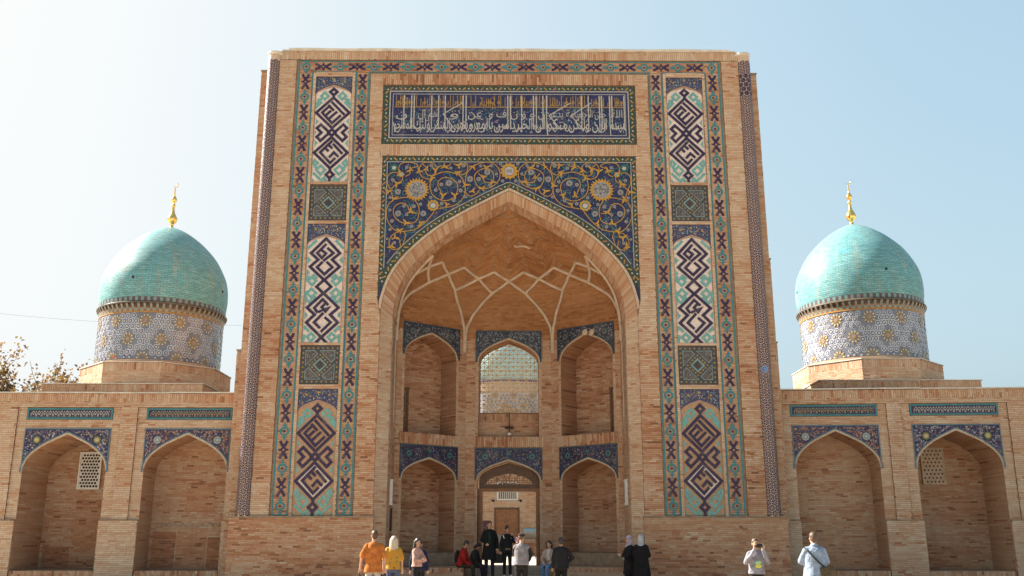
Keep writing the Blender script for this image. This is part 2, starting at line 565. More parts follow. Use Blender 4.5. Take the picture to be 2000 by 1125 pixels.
_bm = {}
def single_bricks(parent, fn, sel, L=0.235, hh=0.062, gap=0.009, dd=0.014, base=0.0, o=None, ux=None, n=None):
    """the bricks that can be picked apart one by one: objects that share a few meshes"""
    R = Matrix((Vector(ux), Vector(n) * -1.0, Vector((0, 0, 1)))).transposed().to_4x4()
    for (a, b, t) in sel['at']:
        k = int(np.clip(t, 0, 0.999) * 10)
        key = (k, round(hh, 4))
        if key not in _bm:
            mb = MB()
            box(mb, 0, L - gap * 0.55, -dd, 0.003, gap / 2, hh - gap / 2, k / 10 + 0.05)
            me = mb.mesh('brick'); me.materials.append(BRICK); _bm[key] = me
        br = link('brick', _bm[key], parent)
        p = fn(np.array([a]), np.array([b]), np.array([base]))[0]
        br.matrix_local = Matrix.Translation(Vector(p)) @ R

# ------------------------------------------------------------ the ground
g = MB()
box(g, -4000, 4000, -4000, 4000, -0.4, 0.0)
gr = g.build('ground', PAVING, kind='structure')
g = MB()
box(g, -20, 20, 5.2, 27.9, 0.004, 0.70)
court = g.build('courtyard_pavement', PAVING, kind='structure')

# ------------------------------------------------------------ the great portal
PORTAL = thing('madrasa_portal', 'tall brick portal with a deep pointed iwan and blue tile mosaic, between two turquoise domes', 'portal', (0, 0, 0), math.radians(0.4))
FRONT = frame((0, 0.06, 0), (1, 0, 0), (0, -1, 0))        # the face of the core, bricks stand 6 cm proud of it
core = MB()
OUT = arch(4.42, 9.0, 13.60)
tess(core, FRONT, [[(-8.5, 0), (8.5, 0), (8.5, 19.03), (-8.5, 19.03)], [(-4.42, 0.0005), (4.42, 0.0005)] + OUT])
core.face([(-8.86, 0.0, 19.03), (8.86, 0.0, 19.03), (8.86, 3.19, 19.03), (-8.86, 3.19, 19.03)])
# splayed reveal and inner order of the great arch, as surfaces through three arch lines
def line3(P, y):
    return [(x, y, z) for x, z in P]
A0 = [(4.42, 0.7)] + OUT + [(-4.42, 0.7)]
A1 = [(4.05, 0.7)] + arch(4.05, 9.1, 13.36) + [(-4.05, 0.7)]
A2 = [(4.03, 0.7)] + arch(4.0, 9.0, 13.25) + [(-4.03, 0.7)]
def loft(mb, P, Q, tint=2.0):
    n = len(P)
    mb.quads(np.array(list(P) + list(Q)), [(i, i + 1, n + i + 1, n + i) for i in range(n - 1)], tint)
loft(core, line3(A0, 0.055), line3(A1, 0.45))
loft(core, line3(A1, 0.45), line3(A2, 1.0))
core.build('wall_core', MORTAR, PORTAL)

work = MB()
sel = {'p': 0.24, 'at': []}
B0 = 0.048
# plinth, at full height below the tile bands
PL = frame((0, -0.06, 0), (1, 0, 0), (0, -1, 0))
for s in (-1, 1):
    r = rect(s * 9.05, s * 4.38, 0.0, 2.33)
    r = rect(min(s * 9.05, s * 4.38), max(s * 9.05, s * 4.38), 0.0, 2.312)
    bricks(work, PL, [r], seed=1, single=sel, tint=0.62, spread=0.40)
pm = MB()
for s in (-1, 1):
    pm = MB()
    box(pm, min(s * 9.05, s * 4.38), max(s * 9.05, s * 4.38), -0.06, 0.5, 0, 2.311)
    pm.build('plinth', MORTAR, PORTAL)
    pm = MB()
    box(pm, min(s * 9.09, s * 4.36), max(s * 9.09, s * 4.36), -0.10, 0.02, 2.312, 2.36)
    pm.build('plinth_ledge', MORTAR, PORTAL)
single_bricks(PORTAL, PL, sel, hh=2.312 / round(2.312 / 0.062), o=None, ux=(1, 0, 0), n=(0, -1, 0))
# front wall
for s in (-1, 1):
    lo, hi = sorted((s * 8.42, s * 7.80))
    bricks(work, FRONT, [rect(lo, hi, 2.36, 9.5)], bed=B0, seed=2 + s, tint=0.52, spread=0.5)
    bricks(work, FRONT, [rect(lo, hi, 9.5, 18.68)], bed=B0, seed=5 + s, tint=0.36)
    lo, hi = sorted((s * 7.74, s * 7.16))
    bricks(work, FRONT, [rect(lo, hi, 2.36, 18.64)], dd=0.008, bed=0.01, tint=0.60, spread=0.3, seed=9 + s)
    lo, hi = sorted((s * 5.63, s * 5.10))
    bricks(work, FRONT, [rect(lo, hi, 2.36, 18.20)], dd=0.008, bed=0.01, tint=0.60, spread=0.3, seed=19 + s)
    for e0, e1 in ((7.16, 7.06), (5.73, 5.63)):
        lo, hi = sorted((s * e0, s * e1))
        bricks(work, FRONT, [rect(lo, hi, 2.36, 18.18)], L=0.5, bed=B0, tint=0.3, seed=5)
    # wall between the inner band and the arch
    bricks(work, FRONT, [rect(*sorted((s * 5.06, s * 4.42)), 2.36, 8.0)], bed=B0, seed=33 + s, tint=0.54, spread=0.5)
    P = [(s * 5.06, 8.0), (s * 4.42, 8.0), (s * 4.42, 9.0), (s * 4.53, 9.6), (s * 4.53, 14.92), (s * 4.60, 14.92), (s * 4.60, 18.12), (s * 5.06, 18.12)]
    bricks(work, FRONT, [P], bed=B0, seed=30 + s)
bricks(work, swap(FRONT), [swp(rect(-8.42, 8.42, 18.70, 19.03))], h=0.075, L=0.33, bed=B0, tint=0.38, seed=41)
bricks(work, swap(FRONT), [swp(rect(-4.60, 4.60, 17.70, 18.12))], h=0.075, L=0.42, bed=B0, tint=0.62, spread=0.6, seed=42)
bricks(work, swap(FRONT), [swp(rect(-4.60, 4.60, 14.92, 15.36))], h=0.075, L=0.44, bed=B0, tint=0.42, seed=43)
bricks(work, FRONT, [rect(-7.16, 7.16, 18.22, 18.64)], dd=0.008, bed=0.01, tint=0.68, spread=0.3, seed=44)
# archivolt: flat rim, splayed reveal with radial bricks, then the soffit of the inner order
def arc3(w, z0, za, y, n):
    P = [(w, 0.73)] + arch(w, z0, za) + [(-w, 0.73)]
    P = resample([(x, y, z) for x, z in P], 0.02)
    idx = np.linspace(0, len(P) - 1, n).round().astype(int)
    return [P[i] for i in idx]
NV = 420
rim0 = arc3(4.425, 9.0, 13.605, 0.0, NV); rim1 = arc3(4.52, 9.0, 13.70, 0.0, NV)
keep = [i for i in range(NV) if rim0[i][2] > 9.2]
voussoirs(work, [rim1[i] for i in keep], [rim0[i] for i in keep], (0, -1, 0), dd=0.022, tint=0.2, spread=0.25)
pt = np.array(arc3(4.42, 9.0, 13.60, 0.05, NV)); qt = np.array(arc3(4.05, 9.1, 13.36, 0.445, NV))
hi_i = [i for i in range(NV) if pt[i][2] > 9.0]
voussoirs(work, pt[hi_i], qt[hi_i], (0, -0.75, 0), dd=0.014, tint=0.5, spread=0.5)
for s in (-1, 1):
    # straight part of the splay
    o = np.array((s * 4.42, 0.05, 0)); ux = np.array((-s * 0.37, 0.395, 0)); ln = np.linalg.norm(ux); ux = ux / ln
    fs = frame(o, ux, (-ux[1], ux[0], 0) if s > 0 else (ux[1], -ux[0], 0))
    bricks(work, fs, [rect(0, ln, 0.7, 9.05)], dd=0.012, tint=0.33, seed=50 + s, L=0.27)
    fj = frame((s * 4.05, 0.45, 0), (-s * 0.036, 0.999, 0), (-s, 0, 0))
    bricks(work, fj, [rect(0, 0.55, 0.7, 9.1)], tint=0.45, seed=52 + s)
    fj2 = frame((s * 4.03, 1.0, 0), (0, 1, 0), (-s, 0, 0))
    bricks(work, fj2, [rect(0.0, 1.1, 0.73, 9.0)], tint=0.5, seed=54 + s)
ps = np.array(arc3(4.05, 9.1, 13.36, 0.45, 360)); qs = np.array(arc3(4.0, 9.0, 13.25, 1.0, 360))
hi_i = [i for i in range(360) if ps[i][2] > 9.1]
voussoirs(work, ps[hi_i], qs[hi_i], (0, 0, -1), dd=0.01, tint=0.6, spread=0.4, nsub=2)

# interior walls of the iwan
S8 = math.hypot(2.42, 1.9)
ud = (2.42 / S8, 1.9 / S8, 0)
FL = frame((-4.03, 2.1, 0), ud, (ud[1], -ud[0], 0))
FR = flip(FL)
FB = frame((0, 4.0, 0), (1, 0, 0), (0, -1, 0))

def niche(mb, cor, fn, w, c, zb, z0, za, depth, bh=0.062, tint=0.5, floor=True, seed=0, back=True):
    """recess with side walls, a barrel-arched soffit and a flat back"""
    loop = opening(w, zb, z0, za, c)
    inner = [(c + w, zb)] + arch(w, z0, za, c) + [(c - w, zb)]
    strip(cor, fn, inner, inner, 0.0, 2.0, d2=-depth)
    if floor:
        cor.face(fn(np.array([c - w, c + w, c + w, c - w]), np.array([zb] * 4), np.array([0.05, 0.05, -depth, -depth])), 2.0)
    if back:
        tess(cor, fn, [loop], -depth)
        bricks(mb, lambda a, b, d: fn(a, b, d - depth), [loop], h=bh, tint=tint, seed=seed, dd=0.008)
    for s in (-1, 1):
        bricks(mb, lambda a, b, d, s=s: fn(c + s * (w - d), b, -a), [rect(0.0, depth, zb, z0)], h=bh, tint=tint + 0.03, seed=seed + s, dd=0.003, L=1.1, spread=0.22)
    # soffit bricks: rows follow the arch
    P = np.array(resample(arch(w, z0, za, c), bh))
    cum = np.arange(len(P))
    def sof(a, b, d):
        k = np.clip(np.asarray(b) / bh, 0, len(P) - 1)
        x = np.interp(k, cum, P[:, 0]); z = np.interp(k, cum, P[:, 1])
        vx = c - x; vz = (z0 - 0.2) - z; l = np.sqrt(vx * vx + vz * vz)
        return fn(x + vx / l * d, z + vz / l * d, -np.asarray(a))
    bricks(mb, sof, [rect(0.0, depth, 0.0, bh * (len(P) - 1))], h=bh, tint=tint + 0.08, seed=seed + 5, dd=0.003, L=1.1, spread=0.22)

def spandrel(fn, parent, c, hw, ztop, w, z0, za, ground, flecks, medal, d=0.02, edge=LTURQ, n=260, top_medal=None, size=1.0):
    """tile field between an arch and its rectangular frame"""
    AR = arch(w, z0, za, c)
    P = [(c + hw, AR[0][1]), (c + hw, ztop), (c - hw, ztop), (c - hw, AR[0][1])]
    field = [(c - hw, AR[-1][1])] + [(c - hw, ztop), (c + hw, ztop), (c + hw, AR[0][1])] + AR
    mb = MB()
    # ground: strips from the arch up to the top edge
    B = [(min(max(x, c - hw), c + hw), ztop) for x, z in AR]
    strip(mb, fn, AR, B, d, col=ground)
    strip(mb, fn, [(c + hw, AR[0][1]), (c + hw, ztop)], [AR[0], (AR[0][0], ztop)], d, col=ground)
    strip(mb, fn, [(c - hw, AR[0][1]), (c - hw, ztop)], [AR[-1], (AR[-1][0], ztop)], d, col=ground)
    panel = mb.build('spandrel_panel', GLAZE, parent)
    fl = MB()
    inner = [(c - hw + 0.06, z0), (c - hw + 0.06, ztop - 0.07), (c + hw - 0.06, ztop - 0.07), (c + hw - 0.06, z0)] + arch(w + 0.05, z0, za + 0.06, c)
    meds = [(c - hw * 0.70, ztop - 0.27 * (ztop - z0)), (c + hw * 0.70, ztop - 0.27 * (ztop - z0))]
    k = 0; tries = 0
    while k < n and tries < n * 8:
        tries += 1
        p = (c + (random.random() * 2 - 1) * hw, z0 + random.random() * (ztop - z0))
        if not inside(p, inner) or any(math.hypot(p[0] - m[0], p[1] - m[1]) < 0.17 * size for m in meds):
            continue
        k += 1
        col = random.choice(flecks)
        a = random.random() * PI; r = (0.014 + 0.017 * random.random()) * size; col = tuple(q * 0.95 for q in col)
        if random.random() < 0.45:
            P2 = [(p[0] + r * 1.9 * math.cos(a), p[1] + r * 1.9 * math.sin(a)), (p[0] + r * .6 * math.cos(a + 1.57), p[1] + r * .6 * math.sin(a + 1.57)), (p[0] - r * 1.9 * math.cos(a), p[1] - r * 1.9 * math.sin(a)), (p[0] - r * .6 * math.cos(a + 1.57), p[1] - r * .6 * math.sin(a + 1.57))]
        else:
            P2 = [(p[0] + r * math.cos(a + j * 1.2566), p[1] + r * math.sin(a + j * 1.2566)) for j in range(5)]
        fl.face(fn(np.array([q[0] for q in P2]), np.array([q[1] for q in P2]), np.full(len(P2), d + 0.003 + 0.0004 * (k % 9))), 0.4, col)
    fl.build('floral_tile', GLAZE, panel, kind='stuff')
    for m in meds + ([(c, top_medal)] if top_medal else []):
        md = MB()
        r = 0.135 * size if m[0] != c else 0.09 * size
        disc(md, fn, m, r, d + 0.008, medal[0], 16, star=0.14)
        disc(md, fn, m, r * 0.62, d + 0.011, medal[1], 12)
        disc(md, fn, m, r * 0.40, d + 0.014, medal[2], 8, star=0.3)
        md.build('rosette', GLAZE, panel)
    ed = MB()
    strip(ed, fn, AR, arch(w + 0.035, z0, za + 0.04, c), d + 0.006, col=edge)
    for a0, a1, b0, b1 in ((c - hw, c + hw, ztop - 0.035, ztop), (c - hw, c - hw + 0.03, AR[0][1], ztop - 0.036), (c + hw - 0.03, c + hw, AR[0][1], ztop - 0.036)):
        fbox(ed, fn, a0, a1, b0, b1, d - 0.02, d + 0.007, col=edge)
    ed.build('tile_border', GLAZE, panel)
    return panel

def arch_rim(mb, fn, c, w1, z0, za1, w0, za0, n=70, tint=0.2, d=0.02):
    """thin ring of pale brick that outlines an arch"""
    P = resample(arch(w1, z0, za1, c), 0.02); Q = resample(arch(w0, z0, za0, c), 0.02)
    P = [P[i] for i in np.linspace(0, len(P) - 1, n).round().astype(int)]
    Q = [Q[i] for i in np.linspace(0, len(Q) - 1, n).round().astype(int)]
    A = fn(np.array([p[0] for p in P]), np.array([p[1] for p in P]), np.zeros(n))
    B = fn(np.array([p[0] for p in Q]), np.array([p[1] for p in Q]), np.zeros(n))
    nn = fn(np.array([0.0]), np.array([0.0]), np.array([1.0]))[0] - fn(np.array([0.0]), np.array([0.0]), np.array([0.0]))[0]
    voussoirs(mb, A, B, nn, dd=d, tint=tint, spread=0.25)

icore = MB()
inw = MB()
_SMALL = [PALE, PALE, (0.3, 0.27, 0.25), LTURQ, (0.22, 0.16, 0.08)]
for fn, L, c in ((FL, S8, 1.475), (FR, S8, 1.475), (FB, None, 0.0)):
    w = 1.145
    lo_open = opening(w, 1.2 if L else 0.72, 3.75, 4.44, c)
    up_open = opening(w, 5.34, 8.15, 9.03, c)
    a0, a1 = (0.0, L) if L else (-1.61, 1.61)
    tess(icore, fn, [rect(a0, a1, 0.7, 9.05), lo_open, up_open])
    hwp = 1.25
    lo_sp = rect(c - hwp, c + hwp, 3.75, 4.92)
    up_sp = rect(c - hwp, c + hwp, 8.15, 9.36)
    # wall bricks: piers and the strips between niches
    for x0, x1 in ((a0, c - hwp), (c + hwp, a1)):
        bricks(inw, fn, [rect(x0, x1, 0.73, 5.0)], tint=0.55, seed=60)
        bricks(inw, fn, [rect(x0, x1, 5.36, 9.36)], tint=0.55, seed=61)
    for zb, zt in ((1.2 if L else 0.73, 3.75), (5.36, 8.15)):
        for x0, x1 in ((c - hwp, c - w), (c + w, c + hwp)):
            bricks(inw, fn, [rect(x0, x1, zb, zt)], tint=0.45, seed=62, L=0.2)
    bricks(inw, swap(fn), [swp(rect(c - 1.3, c + 1.3, 4.95, 5.34))], h=0.075, L=0.39, bed=0.02, tint=0.6, spread=0.6, seed=63)
    for x0, x1 in ((a0, c - 1.3), (c + 1.3, a1)):
        bricks(inw, fn, [rect(x0, x1, 5.0, 5.36)], tint=0.5, seed=64)
    arch_rim(inw, fn, c, 1.20, 3.75, 4.51, w, 4.44)
    arch_rim(inw, fn, c, 1.20, 8.15, 9.10, w, 9.03)
    if L:
        niche(inw, icore, fn, w, c, 1.2, 3.75, 4.44, 1.0, seed=70, tint=0.62)
        bricks(inw, fn, [rect(c - w, c + w, 1.0, 1.195)], tint=0.5, seed=3)
        niche(inw, icore, fn, w, c, 5.34, 8.15, 9.03, 1.02, seed=75, tint=0.66)
        cover = rect(a0 + 0.05, a1, 0.73, 1.19)
        icore.face(fn(np.array([a0, a1, a1, a0]), np.array([0.73, 0.73, 1.19, 1.19]), np.full(4, 0.03)), 2.0)
    else:
        niche(inw, icore, fn, w, c, 5.34, 8.15, 9.03, 0.9, seed=80, tint=0.6, back=False)
        niche(inw, icore, fn, w, c, 0.72, 3.75, 4.44, 1.3, seed=82, tint=0.6, back=False, floor=False)
    spandrel(fn, PORTAL, c, hwp, 4.92, 1.20, 3.75, 4.51, NAVY, [(0.26, 0.24, 0.25), (0.25, 0.15, 0.05), (0.08, 0.06, 0.17), (0.07, 0.12, 0.15)], ((0.03, 0.10, 0.11), (0.08, 0.17, 0.16), NAVY), d=0.03, edge=(0.03, 0.07, 0.10), top_medal=4.72)
    spandrel(fn, PORTAL, c, hwp, 9.36, 1.20, 8.15, 9.10, (0.022, 0.022, 0.042), [(0.30, 0.29, 0.28), (0.26, 0.25, 0.25), GREYT, (0.08, 0.11, 0.13)], (GREYT, (0.10, 0.14, 0.14), NAVY), d=0.075, edge=(0.03, 0.06, 0.08))
icore.build('iwan_wall', MORTAR, PORTAL)

# the vault: half dome over the iwan with a net of ribs
VZ0, VZA, VCY = 9.0, 13.25, 1.0
VP = [(4.03, 0), (4.03, 1.1), (1.61, 3.0), (-1.61, 3.0), (-4.03, 1.1), (-4.03, 0)]
def rpoly(ph):
    dx, dy = np.cos(ph), np.sin(ph)
    best = np.full(np.shape(ph), 1e9)
    for (x0, y0), (x1, y1) in zip(VP, VP[1:]):
        ex, ey = x1 - x0, y1 - y0
        den = dx * ey - dy * ex
        den = np.where(np.abs(den) < 1e-9, 1e-9, den)
        t = (x0 * ey - y0 * ex) / den
        s = (x0 * dy - y0 * dx) / den
        best = np.where((t > 0) & (s >= -1e-5) & (s <= 1 + 1e-5) & (t < best), t, best)
    return best
def vault(ph, q, d=0.0):
    ph = np.clip(np.asarray(ph, float), 0.0005, PI - 0.0005); q = np.clip(np.asarray(q, float), 0, 1)
    p = np.interp(q, PZ[::-1], PX[::-1])
    w = np.clip(q * 1.4, 0, 1); w = w * w * (3 - 2 * w)
    R = (rpoly(ph) * (1 - w) + w / np.sqrt((np.cos(ph) / 4.03) ** 2 + (np.sin(ph) / 3.05) ** 2)) * p
    x = R * np.cos(ph); y = VCY + R * np.sin(ph); z = VZ0 + (VZA - VZ0) * q
    c = np.stack([-x, 1.6 - y, 9.4 - z], -1)
    c = c / np.linalg.norm(c, axis=-1, keepdims=True)
    return np.stack([x, y, z], -1) + c * np.asarray(d, float)[..., None]
vm = MB()
ph = np.linspace(0, PI, 97); qq = 1 - (1 - np.linspace(0, 1, 40)) ** 1.5
G = vault(ph[:, None] + 0 * qq[None], 0 * ph[:, None] + qq[None], np.full((97, 40), -0.004))
vm.quads(G.reshape(-1, 3), [(i * 40 + j, i * 40 + j + 1, (i + 1) * 40 + j + 1, (i + 1) * 40 + j) for i in range(96) for j in range(39)], 2.0)
vault_o = vm.build('vault', MORTAR, PORTAL, smooth=True)
vb = MB()
VH = 6.4                                                     # developed height of the half dome
def vq(b):
    return np.clip(np.interp(np.asarray(b) / VH, [0, .14, .27, .39, .52, .66, .80, .90, 1.0], [0, .21, .38, .51, .64, .76, .875, .945, 1.0]), 0, 1)
def vw(b):
    return 0.35 + 11.2 * float(np.interp(vq(b), PZ[::-1], PX[::-1]))
bs = np.linspace(0, VH, 60)
pol = [(-vw(b) / 2, b) for b in bs] + [(vw(b) / 2, b) for b in bs[::-1]]
Wb = np.array([vw(b) for b in bs])
def vfn(a, b, d):
    W = np.interp(b, bs, Wb)
    # every course is tipped up and down in a zigzag, as in the herringbone panels of the vault
    f = PI / 2 - np.asarray(a) / W * PI
    u = f * 10 / PI
    tri = np.abs((u % 2) - 1) - 0.5
    lift = np.clip((np.asarray(b) - 2.0) / 0.9, 0, 1)
    return vault(f, vq(np.clip(np.asarray(b) + tri * lift * np.maximum(W, 0.3) / 10 * 0.95, 0, VH)), d)
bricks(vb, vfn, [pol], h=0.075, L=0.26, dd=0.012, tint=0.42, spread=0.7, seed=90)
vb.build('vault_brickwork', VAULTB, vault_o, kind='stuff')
RIBS = [[(2.10, -0.16), (2.10, 0.03), (2.111, .105), (2.181, .237), (2.355, .419), (2.547, .523), (2.774, .593)],
        [(2.085, -0.16), (2.085, 0.03), (2.076, .112), (2.024, .223), (1.937, .321), (1.815, .412), (PI / 2, .509), (1.309, .579), (1.083, .523)],
        [(1.083, .523), (0.804, .412), (0.594, .523)],
        [(3.02, -0.16), (3.02, .03), (3.02, .154), (2.93, .27), (2.81, .375), (2.739, .433), (2.547, .523), (2.373, .593), (2.059, .523), (1.815, .412)],
        [(2.774, .593), (2.913, .537), (3.09, .433)], [(2.739, .433), (2.90, .52), (3.10, .593)],
        [(3.05, .03), (3.06, .174), (3.075, .258), (3.09, .433), (3.10, .51), (3.11, .593)]]
for R in RIBS:
    for m in ((0, 1) if R is not RIBS[2] else (0, 1)):
        P = [(PI - a, b) if m else (a, b) for a, b in R]
        P = resample(P, 0.03)
        pts = []
        for a, b in P:
            if b < 0:
                v = vault(np.array([a]), np.array([0.0]), np.array([0.0]))[0]
                v[2] = VZ0 + b * 3.2
            else:
                v = vault(np.array([a]), np.array([b]), np.array([0.0]))[0]
            c = Vector((-v[0], 1.2 - v[1], 0)); c.normalize()
            pts.append(tuple(Vector(v) + c * 0.03))
        mb = MB(); tube(mb, pts, 0.062, 6)
        mb.build('rib', PLASTER, vault_o, smooth=True)
# scar in the vault plaster
mb = MB()
pts = [tuple(vault(np.array([a]), np.array([b]), np.array([0.02]))[0]) for a, b in resample([(1.42, .775), (1.36, .765), (1.25, .77), (1.12, .765), (1.02, .75)], 0.02)]
tube(mb, pts, [0.03 + 0.02 * random.random() for _ in pts], 5)
mb.build('plaster_scar', PLASTER, vault_o)
inw.build('iwan_brickwork', BRICK, PORTAL, kind='stuff')

# iwan floor, central steps and side benches
st = MB()
fw = MB()
for s in (-1, 1):
    lo, hi = sorted((s * 4.40, s * 1.50))
    box(st, lo, hi, 0.98, 4.0, 0.0, 0.715)
    FF = frame((0, 0.98, 0), (1, 0, 0), (0, -1, 0))
    bricks(fw, swap(FF), [swp(rect(lo, hi, 0.58, 0.72))], h=0.075, L=0.14, tint=0.6, spread=0.6, seed=100)
    bricks(fw, FF, [rect(lo, hi, 0.42, 0.58)], tint=0.45, seed=101)
    FT = frame((s * 1.5, 0.98, 0), (0, 1, 0), (-s, 0, 0))
    bricks(fw, FT, [rect(0, 1.9, 0.44, 0.72)], tint=0.6, seed=102)
    def top(a, b, d): return np.stack([np.asarray(a, float), 0.98 + np.asarray(b, float), 0.715 + np.asarray(d, float)], -1)
    bricks(fw, top, [rect(lo, hi, 0.0, 2.9)], h=0.13, L=0.26, dd=0.006, tint=0.5, seed=103)
    box(st, lo, hi, 0.45, 0.98, 0.0, 0.42)
    bricks(fw, frame((0, 0.45, 0), (1, 0, 0), (0, -1, 0)), [rect(lo, hi, 0.1, 0.42)], tint=0.5, seed=104)
box(st, -1.5, 1.5, 0.2, 2.9, 0.0, 0.43)
box(st, -1.5, 1.5, 2.9, 5.3, 0.0, 0.718)
box(st, -1.5, 1.5, -0.5, 0.2, 0.0, 0.22)
st.build('stone_step', STONE, PORTAL)
fw.build('step_brickwork', BRICK, PORTAL, kind='stuff')

# body of the portal behind the front: stepped slab, roof edge
sb = MB(); sw = MB()
for s, hw, zt, y0 in ((-1, 9.17, 18.42, 0.40), (-1, 9.33, 7.90, 0.46), (1, 9.17, 18.36, 0.40), (1, 9.22, 11.2, 0.44), (1, 9.26, 8.2, 0.48)):
    lo, hi = sorted((s * 8.4, s * hw))
    box(sb, lo, hi, y0, 3.2, 0, zt)
    bricks(sw, frame((0, y0, 0), (1, 0, 0), (0, -1, 0)), [rect(lo if s < 0 else 8.45, hi if s > 0 else -8.45, 0.2, zt - 0.06)], tint=0.5, seed=110)
    bricks(sw, frame((s * hw, y0, 0), (0, 1, 0), (s, 0, 0)), [rect(0, 2.7, 6.2, zt - 0.06)], tint=0.45, seed=111)
    box(sb, lo - (0.03 if s < 0 else 0), hi + (0.03 if s > 0 else 0), y0 - 0.03, 3.17, zt + 0.001, zt + 0.05)
for s in (-1, 1):
    lo, hi = sorted((s * 8.39, s * 4.9))
    box(sb, lo, hi, 2.9, 3.19, 0, 19.0)
    lo, hi = sorted((s * 5.0, s * 4.9))
    box(sb, lo, hi, 3.21, 5.55, 0, 13.9)
    lo, hi = sorted((s * 4.9, s * 1.3))
    box(sb, lo, hi, 5.20, 5.54, 0.0, 9.19)
box(sb, -4.9, 4.9, 5.20, 5.55, 9.2, 13.9)
box(sb, -1.3, 1.3, 5.20, 5.54, 4.5, 5.3)
box(sb, -4.9, 4.9, 2.9, 3.19, 14.0, 19.0)
box(sb, -5.0, 5.0, 3.0, 5.55, 13.91, 14.0)
sb.build('side_slab', MORTAR, PORTAL)
sw.build('slab_brickwork', BRICK, PORTAL, kind='stuff')
cp = MB()
box(cp, -8.35, 8.35, -0.05, 0.5, 19.035, 19.075)
box(cp, -8.0, 8.0, 0.02, 0.6, 19.077, 19.13)
tube(cp, [(x, -0.05, 19.10 + 0.012 * math.sin(x * 2.3)) for x in np.linspace(-8.1, 8.1, 60)], 0.035, 5)
cp.build('coping', LEADMETAL, PORTAL)
work.build('brickwork', BRICK, PORTAL, kind='stuff')

# engaged corner columns with their star mosaic
for s in (-1, 1):
    cb = MB()
    lathe(cb, [(0.0, 2.36), (0.235, 2.36), (0.235, 18.86), (0.0, 18.86)], 40, (s * 8.64, 0.10, 0), col=(0.58, 0.42, 0.31))
    colo = cb.build('corner_column', GLAZE, PORTAL, smooth=False)
    pm = MB()
    R = 0.2365
    def cyl(a, b, d, s=s):
        t = np.asarray(a) / R - PI / 2
        rr = R + np.asarray(d)
        return np.stack([s * 8.64 + rr * np.cos(t), 0.10 + rr * np.sin(t), np.asarray(b, float)], -1)
    P = 0.20
    rows = int(16.45 / (P * 0.866))
    for j in range(rows):
        z = 2.45 + j * P * 0.866
        for i in range(-3, 4):
            a = (i + 0.5 * (j % 2)) * P
            if abs(a) > R * 2.05: continue
            dark = INK if random.random() < 0.75 else NAVY
            worn = s > 0 and 17.2 < z < 18.1
            for k in range(6):
                t = k * PI / 3 + PI / 6
                cx, cz = a + 0.068 * math.cos(t), z + 0.068 * math.sin(t)
                T3 = [(cx + 0.053 * math.cos(t + PI + e), cz + 0.053 * math.sin(t + PI + e)) for e in (0, 2.094, 4.189)]
                pm.face(cyl(np.array([q[0] for q in T3]), np.array([q[1] for q in T3]), np.full(3, 0.003 + 0.0006 * (k % 2))), 0.4, dark)
            disc(pm, cyl, (a, z), 0.022, 0.004, ORANGE if not worn else INK, 6)
            if worn:
                disc(pm, cyl, (a, z), 0.08, 0.0055, (0.05, 0.03, 0.05), 6)
    pm.build('star_mosaic', GLAZE, colo, kind='stuff')
    if s > 0:
        bp = MB(); disc(bp, cyl, (-0.03, 7.18), 0.12, 0.012, (0.20, 0.30, 0.50), 14)
        for k in range(6):
            disc(bp, cyl, (-0.03 + 0.06 * math.cos(k), 7.18 + 0.06 * math.sin(k)), 0.025, 0.014, (0.08, 0.14, 0.4), 6)
        bp.build('blue_repair_tile', GLAZE, colo)
    cap = MB()
    lathe(cap, [(0.0, 18.86), (0.25, 18.861), (0.30, 18.90), (0.30, 18.96), (0.26, 18.98), (0.0, 18.981)], 24, (s * 8.60, 0.10, 0))
    cap.build('column_cap', LEADMETAL, colo)

# tile bands: turquoise edging lines and the alternating motifs
BF = frame((0, 0.05, 0), (1, 0, 0), (0, -1, 0))
ln = MB()
for s in (-1, 1):
    for x in (7.70, 7.20, 5.59, 5.14):
        zt = 18.20 if x != 7.70 else 18.62
        lo, hi = sorted((s * (x - 0.028), s * (x + 0.028)))
        fbox(ln, BF, lo, hi, 2.40, zt, -0.02, 0.014, col=TURQ)
    for x0, x1 in ((7.18, 7.70), (5.14, 5.59)):
        lo, hi = sorted((s * x0, s * x1))
        fbox(ln, BF, lo, hi, 2.385, 2.425, -0.02, 0.016, col=TURQ)
fbox(ln, BF, -7.72, 7.72, 18.62, 18.66, -0.02, 0.015, col=TURQ)
for a0, a1 in ((-7.2, -5.59), (-5.14, 5.14), (5.59, 7.2)):
    fbox(ln, BF, a0, a1, 18.205, 18.24, -0.02, 0.017, col=TURQ)
ln.build('edging_line', GLAZE, PORTAL)

flat = frame((0, 0, 0), (1, 0, 0), (0, -1, 0))
xm = MB()
for sy in (-1, 1):
    for sx in (-1, 1):
        stroke(xm, flat, [(sx * 0.025, sy * 0.125), (sx * 0.055, sy * 0.165), (sx * 0.088, sy * 0.24)], 0.082, 0.008, INK)
    stroke(xm, flat, [(0, sy * 0.07), (0, sy * 0.15)], 0.05, 0.0075, INK)
    stroke(xm, flat, [(sy * 0.07, 0), (sy * 0.12, 0)], 0.05, 0.0078, INK)
stroke(xm, flat, [(0.075, 0), (0, 0.085), (-0.075, 0), (0, -0.085)], 0.055, 0.009, INK, closed=True)
xmesh = xm.mesh('cross_motif'); xmesh.materials.append(GLAZE)
dm = MB()
stroke(dm, flat, [(0.045, 0.105), (0.105, 0.045), (0.105, -0.045), (0.045, -0.105), (-0.045, -0.105), (-0.105, -0.045), (-0.105, 0.045), (-0.045, 0.105)], 0.06, 0.008, TURQ, closed=True)
